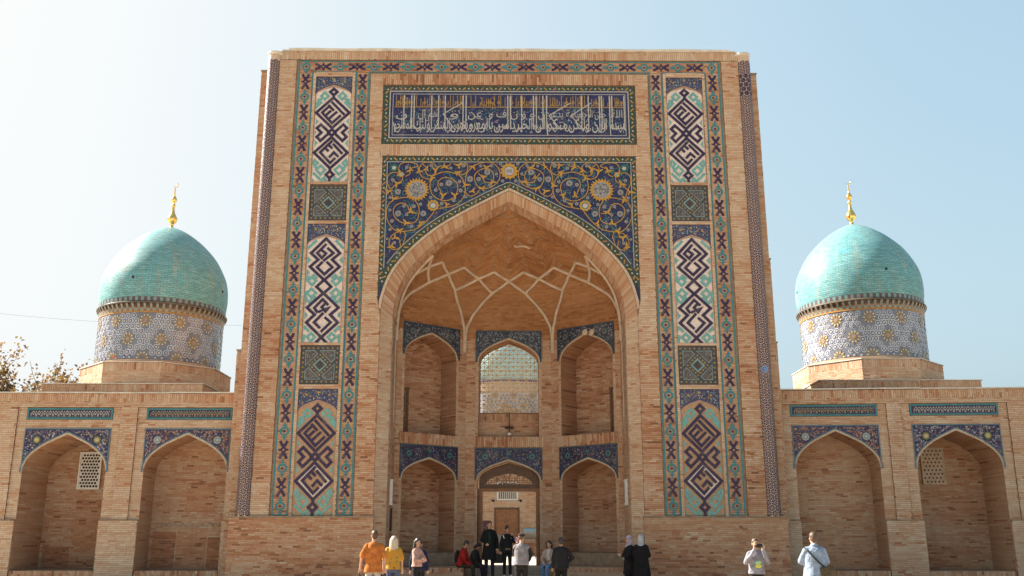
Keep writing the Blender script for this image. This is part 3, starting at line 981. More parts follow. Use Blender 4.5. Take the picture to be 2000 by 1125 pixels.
for sy in (-1, 1):
    stroke(dm, flat, [(0, sy * 0.12), (0, sy * 0.27)], 0.045, 0.0075, TURQ)
    poly(dm, flat, [(-0.085, sy * 0.165), (0.085, sy * 0.165), (0.0, sy * 0.25)][::sy], 0.0085, TURQ)
disc(dm, flat, (0, 0), 0.045, 0.009, INK, 4)
dmesh = dm.mesh('diamond_motif'); dmesh.materials.append(GLAZE)
NP = 13
for s in (-1, 1):
    for x in (7.45, 5.365):
        top = 18.43
        for k in range(NP * 2 + 1):
            z = top - k * (15.75 / (NP * 2))
            if x == 5.365 and k == 0: continue
            o = link('diamond_motif' if k % 2 == 0 else 'cross_motif', dmesh if k % 2 == 0 else xmesh, PORTAL, loc=(s * x, 0.041, z)); o.scale = (1.16, 1.0, 1.07)
for k in range(1, 24):
    x = -7.45 + 14.9 * k / 24
    if k % 2 == 0 and abs(abs(x) - 5.365) < 0.0: continue
    o = link('diamond_motif' if k % 2 == 0 else 'cross_motif', dmesh if k % 2 == 0 else xmesh, PORTAL, loc=(x, 0.041, 18.43))
    o.rotation_euler = (0, PI / 2, 0); o.scale = (1.1, 1.0, 1.07)

# Kufic panels, set between the bands: strokes read off on a slanting grid
def mirror(L):
    return L + [[(-x, y) for x, y in P] for P in L]
def ca(x, y): return ((x - (258 - (y - 135) * 38 / 887)) / 285.0, (1095 - y) / 276.0)
def cb_(x, y): return ((x - (305 - (y - 50) * 47 / 980)) / 285.0, (1075 - y) / 274.0)
def dia(c, r): return [(c[0], c[1] + r), (c[0] - r, c[1]), (c[0], c[1] - r), (c[0] + r, c[1])]
SA = {'ink_closed': [dia((0, 3.48), 0.13), dia((0, 2.66), 0.60), dia((0, 1.885), 0.125), dia((0, 1.105), 0.60), dia((0, 0.265), 0.135)],
      'ink': mirror([[ca(*p) for p in L] for L in ([(205, 588), (122, 664), (84, 622), (133, 575), (86, 528), (128, 490), (205, 566)],)])
             + [[(0, 3.35), (0, 3.26)], [(0, 0.5), (0, 0.40)], [(0, 0.13), (0, 0.03)], [(0, 2.06), (0, 2.0)], [(0, 1.77), (0, 1.7)]],
      'word1': [[ca(*p) for p in L] for L in ([(243, 250), (360, 375)], [(210, 287), (252, 330)], [(140, 362), (240, 475), (322, 398)], [(205, 430), (285, 358)], [(172, 395), (222, 348)], [(150, 350), (215, 290)])],
      'word2': [[ca(*p) for p in L] for L in ([(238, 672), (122, 787), (224, 900), (268, 856)], [(172, 740), (200, 768)], [(205, 705), (238, 738)], [(262, 705), (340, 795)], [(222, 832), (262, 788), (300, 826)])],
      'turq_closed': mirror([[ca(*p) for p in dia_ ] for dia_ in ([(165, 140), (127, 178), (165, 216), (203, 178)], [(128, 925), (83, 972), (128, 1020), (173, 972)], [(68, 868), (42, 900), (68, 932), (98, 900)])]),
      'turq': mirror([[ca(*p) for p in L] for L in ([(125, 215), (80, 262)], [(78, 300), (128, 250), (100, 222)], [(88, 962), (70, 930)], [(60, 1010), (135, 1082), (165, 1055), (180, 1085)])]),
      'turq_fill': [[ca(*p) for p in L] for L in ([(66, 418), (104, 455), (62, 492), (78, 455)], [(58, 548), (80, 570), (56, 592)], [(54, 648), (96, 688), (50, 730), (66, 690)], [(36, 1056), (66, 1090), (34, 1092)])]}
SB = {'ink': mirror([[cb_(*p) for p in L] for L in ([(305, 58), (155, 205), (225, 270), (145, 340), (283, 470), (210, 537), (277, 600), (118, 740), (193, 808), (112, 883), (258, 1025), (210, 1072)],)]),
      'word1': [[cb_(*p) for p in L] for L in ([(298, 122), (216, 205), (262, 252), (302, 208), (268, 182)], [(325, 160), (376, 205), (285, 275)], [(262, 300), (214, 345), (287, 415), (330, 372)], [(318, 300), (366, 345), (312, 392)],
               [(215, 780), (190, 742), (272, 660), (318, 706)], [(240, 778), (340, 735), (300, 778)], [(290, 765), (262, 735), (285, 712)], [(270, 800), (188, 882), (238, 930)], [(300, 840), (350, 882), (262, 965)])],
      'turq_closed': mirror([[cb_(*p) for p in L] for L in ([(165, 440), (125, 480), (165, 520), (205, 480)], [(160, 555), (118, 597), (160, 640), (204, 597)], [(158, 985), (118, 1022), (158, 1060), (196, 1022)])]),
      'turq': mirror([[cb_(*p) for p in L] for L in ([(130, 150), (200, 85)], [(125, 440), (105, 470)], [(205, 445), (180, 425)], [(105, 590), (90, 640), (120, 670)], [(190, 640), (140, 690)], [(100, 930), (130, 960)], [(90, 1010), (80, 1060)])]),
      'turq_fill': [[cb_(*p) for p in L] for L in ([(110, 235), (160, 270), (105, 310)], [(106, 360), (145, 400), (104, 430)], [(86, 650), (110, 690), (80, 735)], [(82, 770), (128, 812), (78, 850)], [(78, 905), (112, 935), (76, 965)])]}
SA['turq_fill'] = mirror(SA['turq_fill']); SB['turq_fill'] = mirror(SB['turq_fill'])

def kufic(s, z0, z1, arch_top, design, ground, fill=None):
    cx = s * 6.395
    hw = 0.665
    fn0 = frame((cx, 0.045, z0), (1, 0, 0), (0, -1, 0))
    H = arch_top - z0
    AR = arch(hw - 0.02, H - 0.36, H)
    mb = MB()
    P = [(-hw + 0.02, 0.0), (hw - 0.02, 0.0)] + AR
    tess(mb, fn0, [P], 0.0, col=ground)
    panel = mb.build('kufic_panel', GLAZE, PORTAL)
    wm = MB(); k = 0
    clip = lambda L: [(min(max(x, -hw + 0.05), hw - 0.05), min(max(y, 0.02), H)) for x, y in L]
    if fill:
        for c, r0, r1, colr in fill:
            stroke(wm, fn0, dia(c, (r0 + r1) / 2), (r1 - r0) * 0.707, 0.004, colr, closed=True)
    for key, colr, wd in (('turq_fill', LTURQ, 0), ('turq_closed', LTURQ, 0.088), ('turq', LTURQ, 0.094), ('ink_closed', INK, 0.100), ('ink', INK, 0.100), ('word1', INK, 0.094), ('word2', INK, 0.094)):
        for L in design.get(key, []):
            k += 1
            dd = 0.006 + 0.0005 * k
            if wd == 0:
                poly(wm, fn0, clip(L), dd, colr)
            else:
                stroke(wm, fn0, clip(L), wd, dd, colr, closed=key.endswith('closed'))
    wm.build('kufic_strokes', GLAZE, panel)
    # small tiled field above the arch
    fm = MB()
    zt = z1 - z0
    strip(fm, fn0, arch(hw, H - 0.36, H + 0.08), [(x, zt) for x, z in arch(hw, H - 0.36, H + 0.08)], 0.008, col=(0.045, 0.05, 0.11))
    fld = fm.build('tympanum_tile', GLAZE, panel)
    fl = MB()
    for k in range(150):
        x = (random.random() * 2 - 1) * (hw - 0.03)
        zl = np.interp(abs(x) / hw, PX, PZ) * 0.44 + H - 0.36 + 0.05
        z = zl + random.random() * (zt - zl - 0.03)
        r = 0.012 + 0.012 * random.random()
        disc(fl, fn0, (x, z), r, 0.0105 + 0.0004 * (k % 8), random.choice([YELL, PALE, LTURQ, (0.16, 0.14, 0.22), GREYT]), 5)
    for (x, z) in ((0, zt - 0.12), (-0.38, zt - 0.2), (0.38, zt - 0.2)):
        disc(fl, fn0, (x, z), 0.042, 0.016, YELL, 6)
    fl.build('floral_tile', GLAZE, fld, kind='stuff')
    em = MB()
    strip(em, fn0, arch(hw - 0.02, H - 0.36, H), arch(hw, H - 0.36, H + 0.08), 0.012, col=TERRA)
    for a0, a1 in ((-hw, -hw + 0.03), (hw - 0.03, hw)):
        fbox(em, fn0, a0, a1, 0, H - 0.36, 0.0, 0.014, col=TERRA)
    em.build('terracotta_edge', GLAZE, panel)

WHITEG = (0.70, 0.57, 0.50)
for s in (-1, 1):
    kufic(s, 13.93, 18.02, 17.62, SA, WHITEG, None)
    kufic(s, 8.10, 12.35, 11.90, SB, WHITEG, None)
    kufic(s, 2.38, 6.52, 6.08, SA, (0.43, 0.25, 0.14), [((0, 1.105), 0.40, 0.56, WHITEG)])
    # square panels
    for zc in (13.14, 7.34):
        fs = frame((s * 6.395, 0.045, zc), (1, 0, 0), (0, -1, 0))
        mb = MB(); h = 0.665
        fbox(mb, fs, -h, h, -h, h, -0.02, 0.0, col=(0.055, 0.055, 0.06))
        sq = mb.build('square_panel', GLAZE, PORTAL)
        m2 = MB()
        i_ = 0.50
        T = [[(-i_, i_), (-0.22, i_), (-0.10, 0.37), (-i_, -0.04)], ]
        for k in range(4):
            c, sn = math.cos(k * PI / 2), math.sin(k * PI / 2)
            rot = lambda P: [(x * c - y * sn, x * sn + y * c) for x, y in P]
            tz = rot([(-0.49, 0.49), (-0.20, 0.49), (-0.09, 0.38), (-0.49, -0.02)])
            poly(m2, fs, tz, 0.003, (0.10, 0.085, 0.08))
            stroke(m2, fs, tz, 0.025, 0.006, (0.20, 0.26, 0.25), closed=True)
            for q in range(16):
                u, v = random.random(), random.random()
                if u + v > 1: u, v = 1 - u, 1 - v
                p = rot([(-0.46 + 0.30 * u, 0.46 - 0.36 * v)])[0]
                disc(m2, fs, p, 0.02, 0.0065, (0.22, 0.25, 0.23) if q % 2 else (0.06, 0.03, 0.03), 5)
            for q in range(7):
                t = -0.57 + 1.14 * q / 7
                disc(m2, fs, rot([(t, 0.575)])[0], 0.034, 0.006, (0.32, 0.20, 0.05), 6, rot=q)
            for q in range(4):
                t = q / 4
                disc(m2, fs, rot([(0.34 * (1 - t), 0.34 * t + 0.0)])[0], 0.034, 0.007, (0.32, 0.20, 0.05), 6)
        stroke(m2, fs, dia((0, 0), 0.21), 0.05, 0.006, (0.18, 0.28, 0.28), closed=True)
        for k in range(4):
            disc(m2, fs, (0.07 * math.cos(k * PI / 2 + .78), 0.07 * math.sin(k * PI / 2 + .78)), 0.05, 0.007, (0.06, 0.035, 0.03), 8)
        m2.build('star_mosaic', GLAZE, sq)
    tb = MB()
    for z0, z1 in ((18.02, 18.20), (13.83, 13.93), (12.35, 12.47), (8.01, 8.10), (6.52, 6.67)):
        bx0, bx1 = sorted((s * 7.06, s * 5.73))
        bricks(tb, FRONT, [rect(bx0, bx1, z0, z1)], bed=B0, tint=0.45, L=0.3, seed=120)
    tb.build('brick_course', BRICK, PORTAL, kind='stuff')

# floral border used by the inscription and the great spandrel
def floral_border(mb, fn, P, w, d, closed=False):
    R = resample(P + ([P[0]] if closed else []), 0.165)
    for i in range(len(R) - 1):
        (x0, y0), (x1, y1) = R[i], R[i + 1]
        cx, cy = (x0 + x1) / 2, (y0 + y1) / 2
        a = math.atan2(y1 - y0, x1 - x0)
        if i % 2 == 0:
            disc(mb, fn, (cx, cy), 0.036, d + 0.004, PALE, 5, rot=a)
        else:
            t = a + (0.75 if (i // 2) % 2 else -0.75)
            ux, uy = math.cos(t), math.sin(t)
            stroke(mb, fn, [(cx - ux * 0.055, cy - uy * 0.055), (cx + ux * 0.055, cy + uy * 0.055)], 0.042, d + 0.004, YELL if random.random() < 0.7 else ORANGE, thick=0.003)

# ---- inscription
IF = frame((0, 0.02, 0), (1, 0, 0), (0, -1, 0))
mb = MB()
fbox(mb, IF, -4.57, 4.57, 15.38, 17.66, -0.05, 0.0, col=OLIVE)
insc = mb.build('inscription_panel', GLAZE, PORTAL)
mb = MB()
NX = 26
X0, X1, Z0, Z1 = -4.32, 4.32, 15.62, 17.43
for i in range(NX):
    for j in range(5):
        a0 = X0 + (X1 - X0) * i / NX; a1 = X0 + (X1 - X0) * (i + 1) / NX
        b0 = Z0 + (Z1 - Z0) * j / 5; b1 = Z0 + (Z1 - Z0) * (j + 1) / 5
        v = 0.85 + 0.35 * random.random()
        fbox(mb, IF, a0 + 0.004, a1 - 0.004, b0 + 0.004, b1 - 0.004, -0.01, 0.006, col=tuple(c * v for c in COBALT))
mb.build('glazed_field', GLAZE, insc, kind='stuff')
mb = MB()
floral_border(mb, IF, [(-4.46, 15.50), (4.46, 15.50), (4.46, 17.55), (-4.46, 17.55)], 0.2, 0.002, closed=True)
mb.build('floral_border', GLAZE, insc, kind='stuff')
mb = MB()
for ins, wd in ((0.0, 0.035), (0.11, 0.02)):
    stroke(mb, IF, [(-4.33 + ins, 15.61 + ins), (4.33 - ins, 15.61 + ins), (4.33 - ins, 17.44 - ins), (-4.33 + ins, 17.44 - ins)], wd, 0.012, PALE, closed=True)
mb.build('white_frame_line', GLAZE, insc)

FORMS = {}
for cp_ in list(range(0xFE70, 0xFEFD)):
    dcm = unicodedata.decomposition(chr(cp_)).split()
    if len(dcm) == 2:
        FORMS[(dcm[0].strip('<>'), chr(int(dcm[1], 16)))] = chr(cp_)
LIG = {}
for cp_ in range(0xFEF5, 0xFEFD):
    dcm = unicodedata.decomposition(chr(cp_)).split()
    LIG[(dcm[0].strip('<>'), chr(int(dcm[1], 16)) + chr(int(dcm[2], 16)))] = chr(cp_)
def shape(txt):
    """join Arabic letters into their presentation forms and put them in drawing order"""
    out = []
    i = 0
    prev = False
    while i < len(txt):
        ch = txt[i]
        if ch == ' ':
            out.append(' '); prev = False; i += 1; continue
        two = txt[i:i + 2]
        if ('isolated', two) in LIG:
            out.append(LIG[('final' if prev else 'isolated', two)]); prev = False; i += 2; continue
        nxt = i + 1 < len(txt) and txt[i + 1] != ' ' and ('final', txt[i + 1]) in FORMS
        can = ('initial', ch) in FORMS
        f = ('medial' if prev and nxt and can else 'final' if prev else 'initial' if nxt and can else 'isolated')
        out.append(FORMS.get((f, ch), ch)); prev = can
        i += 1
    return ''.join(out[::-1])
def lettering(name, body, x0, x1, z, size, col, parent, d, yscale=1.0, wide=0.0):
    cu = bpy.data.curves.new(name, 'FONT')
    cu.body = body
    cu.size = 1.0
    cu.resolution_u = 2
    cu.extrude = 0.0
    cu.offset = wide
    o = bpy.data.objects.new(name, cu)
    COL.objects.link(o)
    dg = bpy.context.evaluated_depsgraph_get()
    me = bpy.data.meshes.new_from_object(o.evaluated_get(dg))
    bpy.data.objects.remove(o); bpy.data.curves.remove(cu)
    n = len(me.vertices)
    if n == 0:
        return None
    co = np.zeros(n * 3, np.float32); me.vertices.foreach_get('co', co); co = co.reshape(-1, 3)
    w0, w1 = co[:, 0].min(), co[:, 0].max()
    sx = (x1 - x0) / (w1 - w0)
    P = IF(x0 + (co[:, 0] - w0) * sx, z + co[:, 1] * size * yscale, np.full(n, d))
    me.vertices.foreach_set('co', P.astype(np.float32).ravel())
    c = me.attributes.new('col', 'FLOAT_COLOR', 'FACE')
    c.data.foreach_set('color', np.tile(np.array(col + (1.0,), np.float32), len(me.polygons)))
    me.materials.clear(); me.materials.append(GLAZE)
    me.name = name; me.update()
    return link(name, me, parent)
LOW = [('بسم الر', 3.25, 4.16), ('ن ولتكن', 2.15, 3.2), ('منكم', 1.35, 2.1), ('الى الخير', 0.25, 1.3), ('يامرن', -0.55, 0.2), ('بالمعرو', -1.45, -0.6), ('ينهون', -2.1, -1.5), ('المنكر', -2.75, -2.15), ('اولئك', -3.45, -2.8), ('المفلحو', -4.16, -3.5)]
for t, a, b in LOW:
    lettering('calligraphy', shape(t), a, b, 15.96, 0.60, (0.45, 0.42, 0.38), insc, 0.014, wide=0.004)
UP = [('الله', 3.7, 4.1), ('حمن الرحيم', 2.5, 3.5), ('امة يدعو', 1.45, 2.4), ('ن و', 0.75, 1.3), ('و ن', 0.05, 0.6), ('ف و', -0.75, -0.1), ('عن', -1.5, -1.0), ('و', -2.15, -1.85), ('هم ال', -3.3, -2.6), ('ن', -4.1, -3.7)]
for t, a, b in UP:
    lettering('calligraphy', shape(t), a, b, 16.42, 0.42, (0.40, 0.375, 0.34), insc, 0.0145, wide=0.002)
ux = lambda u: (u - 994.5) / 53.85
mb = MB(); k = 0
for u in (789, 803.7, 808.8, 843, 856.6, 869.4, 904.4, 910.2, 991.8, 997, 1018.8, 1041.9, 1047.5, 1060.6, 1067.5, 1136, 1149.4, 1171, 1175.6, 1191, 1195.6, 1219.4):
    k += 1
    x = ux(u)
    P = [(x - 0.016, 15.95), (x + 0.016, 15.95), (x + 0.020, 17.24), (x + 0.005, 17.30), (x - 0.026, 17.25)]
    poly(mb, IF, P, 0.017 + 0.0003 * (k % 5), (0.43, 0.40, 0.36))
for a, b, c in (((904.4, 17.0), (865.5, 16.54), (889, 15.93)), ((1113.7, 16.98), (1071.9, 16.49), (1095, 15.94)), ((1153.7, 16.98), (1115, 16.49), (1138.7, 15.92))):
    stroke(mb, IF, [(ux(a[0]), a[1]), (ux(b[0]), b[1]), (ux(c[0]), c[1])], 0.034, 0.0195, (0.43, 0.40, 0.36))
for x in np.linspace(-4.0, 4.0, 14):
    # the sweeping tails of the lower line
    xx = x + random.uniform(-.1, .1); r = random.uniform(0.13, 0.2)
    stroke(mb, IF, [(xx + r * math.cos(t), 15.98 + 0.2 * (random.random() < .5) + 0.75 * r * math.sin(t)) for t in np.linspace(PI * 0.95, PI * 2.02, 7)][:7], 0.03, 0.0165, (0.43, 0.40, 0.36))
mb.build('tall_letter_strokes', GLAZE, insc, kind='stuff')
mb = MB()
stroke(mb, IF, [(-4.13, 16.82), (4.13, 16.82)], 0.035, 0.0125, (0.33, 0.19, 0.05))
x = -4.1; k = 0
while x < 4.1:
    k += 1
    hgt = random.choice([0.42, 0.42, 0.30, 0.36, 0.15])
    stroke(mb, IF, [(x, 16.86), (x, 16.84 + hgt)], 0.027, 0.0122 + 0.0002 * (k % 3), (0.33, 0.19, 0.05))
    r = random.random()
    if r < 0.25:
        stroke(mb, IF, [(x - 0.05, 17.0), (x, 17.06), (x + 0.05, 17.0), (x, 16.94)], 0.028, 0.0132, (0.33, 0.19, 0.05), closed=True)
    elif r < 0.5:
        stroke(mb, IF, [(x, 16.9), (x + 0.08, 16.9), (x + 0.08, 17.05)], 0.028, 0.0131, (0.33, 0.19, 0.05))
    elif r < 0.62:
        stroke(mb, IF, [(x, 17.2), (x + 0.09, 17.12), (x + 0.02, 16.95), (x + 0.1, 16.9)], 0.026, 0.0131, (0.33, 0.19, 0.05))
    x += random.choice([0.07, 0.08, 0.10, 0.16])
mb.build('kufic_lettering', GLAZE, insc)
mb = MB()
for k in range(620):
    a, b = random.uniform(-4.15, 4.15), random.uniform(15.82, 16.80)
    r = random.uniform(0.014, 0.03)
    t = random.random() * PI
    colr = random.choice([TURQ, (0.04, 0.25, 0.28), PALE, (0.10, 0.09, 0.2), (0.10, 0.09, 0.2)])
    stroke(mb, IF, [(a - r * math.cos(t), b - r * math.sin(t)), (a + r * math.cos(t), b + r * math.sin(t))], 0.024, 0.0098 + 0.0003 * (k % 7), colr, thick=0.003)
mb.build('floral_tile', GLAZE, insc, kind='stuff')

# ---- the great spandrel with its arabesque
SPF = frame((0, 0.03, 0), (1, 0, 0), (0, -1, 0))
mb = MB()
HW, ZT = 4.55, 14.90
AR = arch(4.52, 9.0, 13.70)
ii = [i for i, p in enumerate(AR) if p[1] > 9.5]
tip = [(4.535, 9.62)] + [AR[i] for i in ii] + [(-4.535, 9.62)]
strip(mb, SPF, tip, [(x if abs(x) < 4.5 else math.copysign(HW, x), ZT) for x, z in tip], 0.0, col=COBALT)
gsp = mb.build('great_spandrel', GLAZE, PORTAL)
mb = MB()
IN = arch(4.64, 9.1, 13.86)
INs = [p for p in IN if p[1] > 9.75 and abs(p[0]) <= 4.5]
strip(mb, SPF, [p for p in AR if p[1] > 9.9], [q for p, q in zip(AR, arch(4.70, 9.2, 13.94)) if p[1] > 9.9], 0.004, col=OLIVE)
fbox(mb, SPF, -HW, HW, 14.70, ZT, 0.0, 0.005, col=OLIVE)
for s in (-1, 1):
    lo, hi = sorted((s * 4.35, s * HW))
    mb.face(SPF(np.array([s * HW, s * HW, s * 4.36, s * 4.36]), np.array([9.65, 14.70, 14.70, 10.6]), np.full(4, 0.0052)), 0.4, OLIVE)
    stroke(mb, SPF, [(s * 4.35, 10.75), (s * 4.35, 14.69), (0, 14.69)], 0.022, 0.0075, PALE)
inner_line = [p for p in resample(arch(4.72, 9.2, 13.95), 0.2) if p[1] > 10.9 and abs(p[0]) < 4.33]
stroke(mb, SPF, inner_line, 0.022, 0.0078, PALE)
floral_border(mb, SPF, [(-4.45, 10.3), (-4.45, 14.8), (4.45, 14.8), (4.45, 10.3)], 0.1, 0.0065)
floral_border(mb, SPF, [p for p in resample(arch(4.61, 9.1, 13.82), 0.1) if p[1] > 10.1], 0.1, 0.0065)
mb.build('floral_border', GLAZE, gsp, kind='stuff')

arab = MB(); ros = MB(); vine = MB()
def S_(x, y):      # a point of the arabesque as seen in the left half, mirrored for the right
    u = 740 + x / 7.03; v = 300 + y / 7.03
    z = 14.906 - (v - 305) * 0.01951 * (1 + (v - 305) * 0.00004)
    return ((u - 994.5) / (54.35 + (14.9 - z) * 0.42), z)
field = [(-4.33, 10.9), (-4.33, 14.68), (4.33, 14.68), (4.33, 10.9)] + [p for p in resample(arch(4.74, 9.2, 13.98), 0.15) if abs(p[0]) < 4.33]
VINES = [[(165, 490), (130, 420), (125, 330), (170, 270), (250, 262), (320, 300), (325, 370), (250, 410), (180, 480), (165, 490), (200, 600), (230, 625), (330, 600), (450, 600)],
         [(290, 260), (280, 190), (320, 135), (400, 120), (480, 130), (540, 170), (440, 210), (430, 280), (370, 312)],
         [(560, 260), (565, 190), (610, 130), (700, 120), (770, 150), (800, 210), (760, 290), (690, 300), (650, 260), (650, 190), (610, 150)],
         [(560, 250), (600, 320), (700, 350), (760, 300), (900, 252), (1020, 265), (1120, 310), (1180, 420), (1180, 550), (1120, 650), (1020, 710), (900, 735), (830, 745)],
         [(720, 360), (705, 460), (740, 560), (820, 620), (930, 640), (1040, 590), (1085, 480), (1070, 400), (1000, 345), (900, 330), (830, 370), (815, 440), (850, 510), (870, 590)],
         [(800, 215), (850, 170), (950, 170), (990, 140)], [(1030, 140), (1100, 160), (1190, 130), (1225, 190), (1200, 260), (1130, 290), (1080, 240)],
         [(1190, 420), (1200, 300), (1250, 220), (1340, 150), (1450, 120), (1560, 130), (1650, 210), (1660, 330), (1600, 420), (1500, 470), (1400, 480), (1360, 450), (1320, 370), (1320, 290), (1380, 230), (1480, 200), (1560, 250), (1575, 340), (1540, 390), (1460, 390), (1420, 330), (1370, 270)],
         [(1190, 470), (1200, 540), (1260, 580), (1340, 550), (1380, 500)],
         [(200, 640), (140, 690), (110, 780), (115, 880), (160, 970), (240, 1040), (340, 1050), (480, 1030), (580, 980), (680, 890), (760, 790)],
         [(500, 640), (550, 720), (555, 820), (520, 910), (440, 945), (340, 940), (250, 890), (205, 810), (220, 730), (290, 680), (370, 685), (410, 740), (440, 800), (530, 810)],
         [(300, 1050), (200, 1090), (150, 1170), (160, 1260), (230, 1290), (300, 1250), (290, 1180)], [(350, 1050), (370, 1120), (330, 1230)]]
LEAVES = [(440, 230), (560, 240), (780, 230), (900, 180), (1100, 160), (740, 340), (1080, 270), (1300, 180), (890, 570), (1050, 570), (1190, 430), (940, 690), (1420, 480), (1440, 320), (1560, 390), (210, 620), (250, 410), (300, 270), (380, 940), (580, 940), (300, 1040), (440, 790), (140, 520), (660, 210), (1475, 190), (1290, 510), (230, 1130), (180, 1250)]
WHITES = [(390, 190, 26), (200, 365, 26), (265, 525, 42), (725, 165, 26), (990, 200, 24), (1165, 165, 30), (965, 405, 46), (860, 425, 28), (785, 500, 28), (1110, 385, 26), (1125, 505, 30), (1030, 640, 26), (1255, 350, 44), (1370, 350, 32), (1490, 255, 44), (1400, 170, 22), (1545, 165, 24), (1615, 280, 22), (1670, 140, 24), (1700, 375, 24), (1525, 430, 24), (865, 680, 26), (715, 600, 24), (575, 690, 24), (485, 720, 28), (350, 715, 26), (270, 815, 44), (385, 830, 22), (615, 815, 42), (160, 770, 22), (185, 915, 26), (455, 985, 26), (160, 1025, 24), (160, 600, 22), (1195, 590, 24), (220, 1200, 24), (260, 1330, 20), (120, 1150, 18)]
for m in (1, -1):
    mf = (lambda a, b, d: SPF(a, b, d)) if m == 1 else (lambda a, b, d: SPF(-np.asarray(a), b, d))
    for k, Vn in enumerate(VINES):
        P = [S_(*p) for p in Vn]
        # smooth the hand-read points
        Pn = []
        for i in range(len(P) - 1):
            p0 = P[max(i - 1, 0)]; p1 = P[i]; p2 = P[i + 1]; p3 = P[min(i + 2, len(P) - 1)]
            for t in (0, .25, .5, .75):
                Pn.append(tuple(0.5 * ((2 * p1[c]) + (-p0[c] + p2[c]) * t + (2 * p0[c] - 5 * p1[c] + 4 * p2[c] - p3[c]) * t * t + (-p0[c] + 3 * p1[c] - 3 * p2[c] + p3[c]) * t ** 3) for c in (0, 1)))
        Pn.append(P[-1])
        stroke(arab, mf, Pn, 0.029, 0.016 + 0.0007 * k, YELL, thick=0.008)
    for k, p in enumerate(LEAVES):
        c = S_(*p); a = random.random() * 6.28
        for q in (0, 1, 2):
            t = a + q * 2.1 + random.uniform(-.3, .3); r = random.uniform(0.10, 0.175)
            P = [(c[0] + 0.03 * math.cos(t + 1.57), c[1] + 0.03 * math.sin(t + 1.57)), (c[0] + 0.6 * r * math.cos(t + .45), c[1] + 0.6 * r * math.sin(t + .45)), (c[0] + r * 1.25 * math.cos(t), c[1] + r * 1.25 * math.sin(t)), (c[0] + 0.6 * r * math.cos(t - .35), c[1] + 0.6 * r * math.sin(t - .35)), (c[0] - 0.03 * math.cos(t + 1.57), c[1] - 0.03 * math.sin(t + 1.57))]
            arab.face(mf(np.array([x for x, y in P]), np.array([y for x, y in P]), np.full(5, 0.026 + 0.001 * q)), 0.4, YELL)
    for k, (x, y, r) in enumerate(WHITES):
        c = S_(x, y); r = r * 0.0027
        disc(ros, mf, c, r, 0.030, (0.25, 0.23, 0.23), 14, star=0.13)
        disc(ros, mf, c, r * 0.45, 0.032, (0.12, 0.11, 0.13), 8, star=0.3)
    c = S_(525, 495)
    disc(ros, mf, c, 0.455, 0.033, YELL, 46, star=0.22)
    disc(ros, mf, c, 0.30, 0.038, (0.31, 0.29, 0.28), 26)
    for k in range(90):
        a = random.random() * 6.28; r = 0.275 * math.sqrt(random.random()); t = random.random() * PI
        p = (c[0] + r * math.cos(a), c[1] + r * math.sin(a))
        stroke(ros, mf, [(p[0] - 0.025 * math.cos(t), p[1] - 0.025 * math.sin(t)), (p[0] + 0.025 * math.cos(t), p[1] + 0.025 * math.sin(t))], 0.014, 0.0395 + 0.0002 * (k % 5), (0.04, 0.04, 0.05), thick=0.001)
    c = S_(748, 708)
    disc(ros, mf, c, 0.22, 0.033, YELL, 20, star=0.15); disc(ros, mf, c, 0.125, 0.035, (0.06, 0.15, 0.12), 14); disc(ros, mf, c, 0.10, 0.037, PALE, 10, star=0.1)
    c = S_(215, 200)
    disc(ros, mf, c, 0.17, 0.033, (0.03, 0.10, 0.09), 16, star=0.15); disc(ros, mf, c, 0.08, 0.035, PALE, 10, star=0.2)
    c = S_(315, 290)
    disc(ros, mf, c, 0.11, 0.034, YELL, 14, star=0.2); disc(ros, mf, c, 0.05, 0.036, LTURQ, 8)
    # the thin turquoise tendrils behind
    k = 0
    while k < 210:
        a, b = -random.random() * 4.3, 10.9 + random.random() * 3.75
        if not inside((a, b), field): continue
        k += 1
        r = random.uniform(0.06, 0.17); t0 = random.random() * 6.28; sw_ = random.uniform(1.5, 3.6)
        P = [(a + r * math.cos(t0 + sw_ * j / 6), b + r * math.sin(t0 + sw_ * j / 6)) for j in range(7)]
        P = [p for p in P if inside(p, field)]
        if len(P) > 2:
            stroke(vine, mf, P, 0.018, 0.006 + 0.0001 * (k % 60), random.choice([(0.045, 0.20, 0.22), (0.025, 0.10, 0.13), (0.04, 0.15, 0.17)]), thick=0.003)
    k = 0
    while k < 170:
        a, b = -random.random() * 4.3, 10.9 + random.random() * 3.75
        if not inside((a, b), field): continue
        k += 1
        disc(vine, mf, (a, b), random.uniform(0.012, 0.022), 0.0135 + 0.0003 * (k % 6), random.choice([PALE, TURQ, LTURQ, (0.02, 0.02, 0.04)]), 5)
c = S_(1785, 240)
c = (0.0, c[1])
disc(ros, SPF, c, 0.335, 0.033, YELL, 26, star=0.2); disc(ros, SPF, c, 0.18, 0.035, (0.10, 0.08, 0.09), 16); disc(ros, SPF, c, 0.165, 0.037, (0.40, 0.38, 0.37), 16)
for k in range(5):
    stroke(ros, SPF, [(-0.08 + 0.04 * k, c[1] - 0.06), (-0.08 + 0.04 * k, c[1] + 0.06)], 0.015, 0.039, (0.03, 0.03, 0.04), thick=0.001)
vine.build('tendril_tile', GLAZE, gsp, kind='stuff')
arab.build('arabesque', GLAZE, gsp)
ros.build('rosette', GLAZE, gsp)

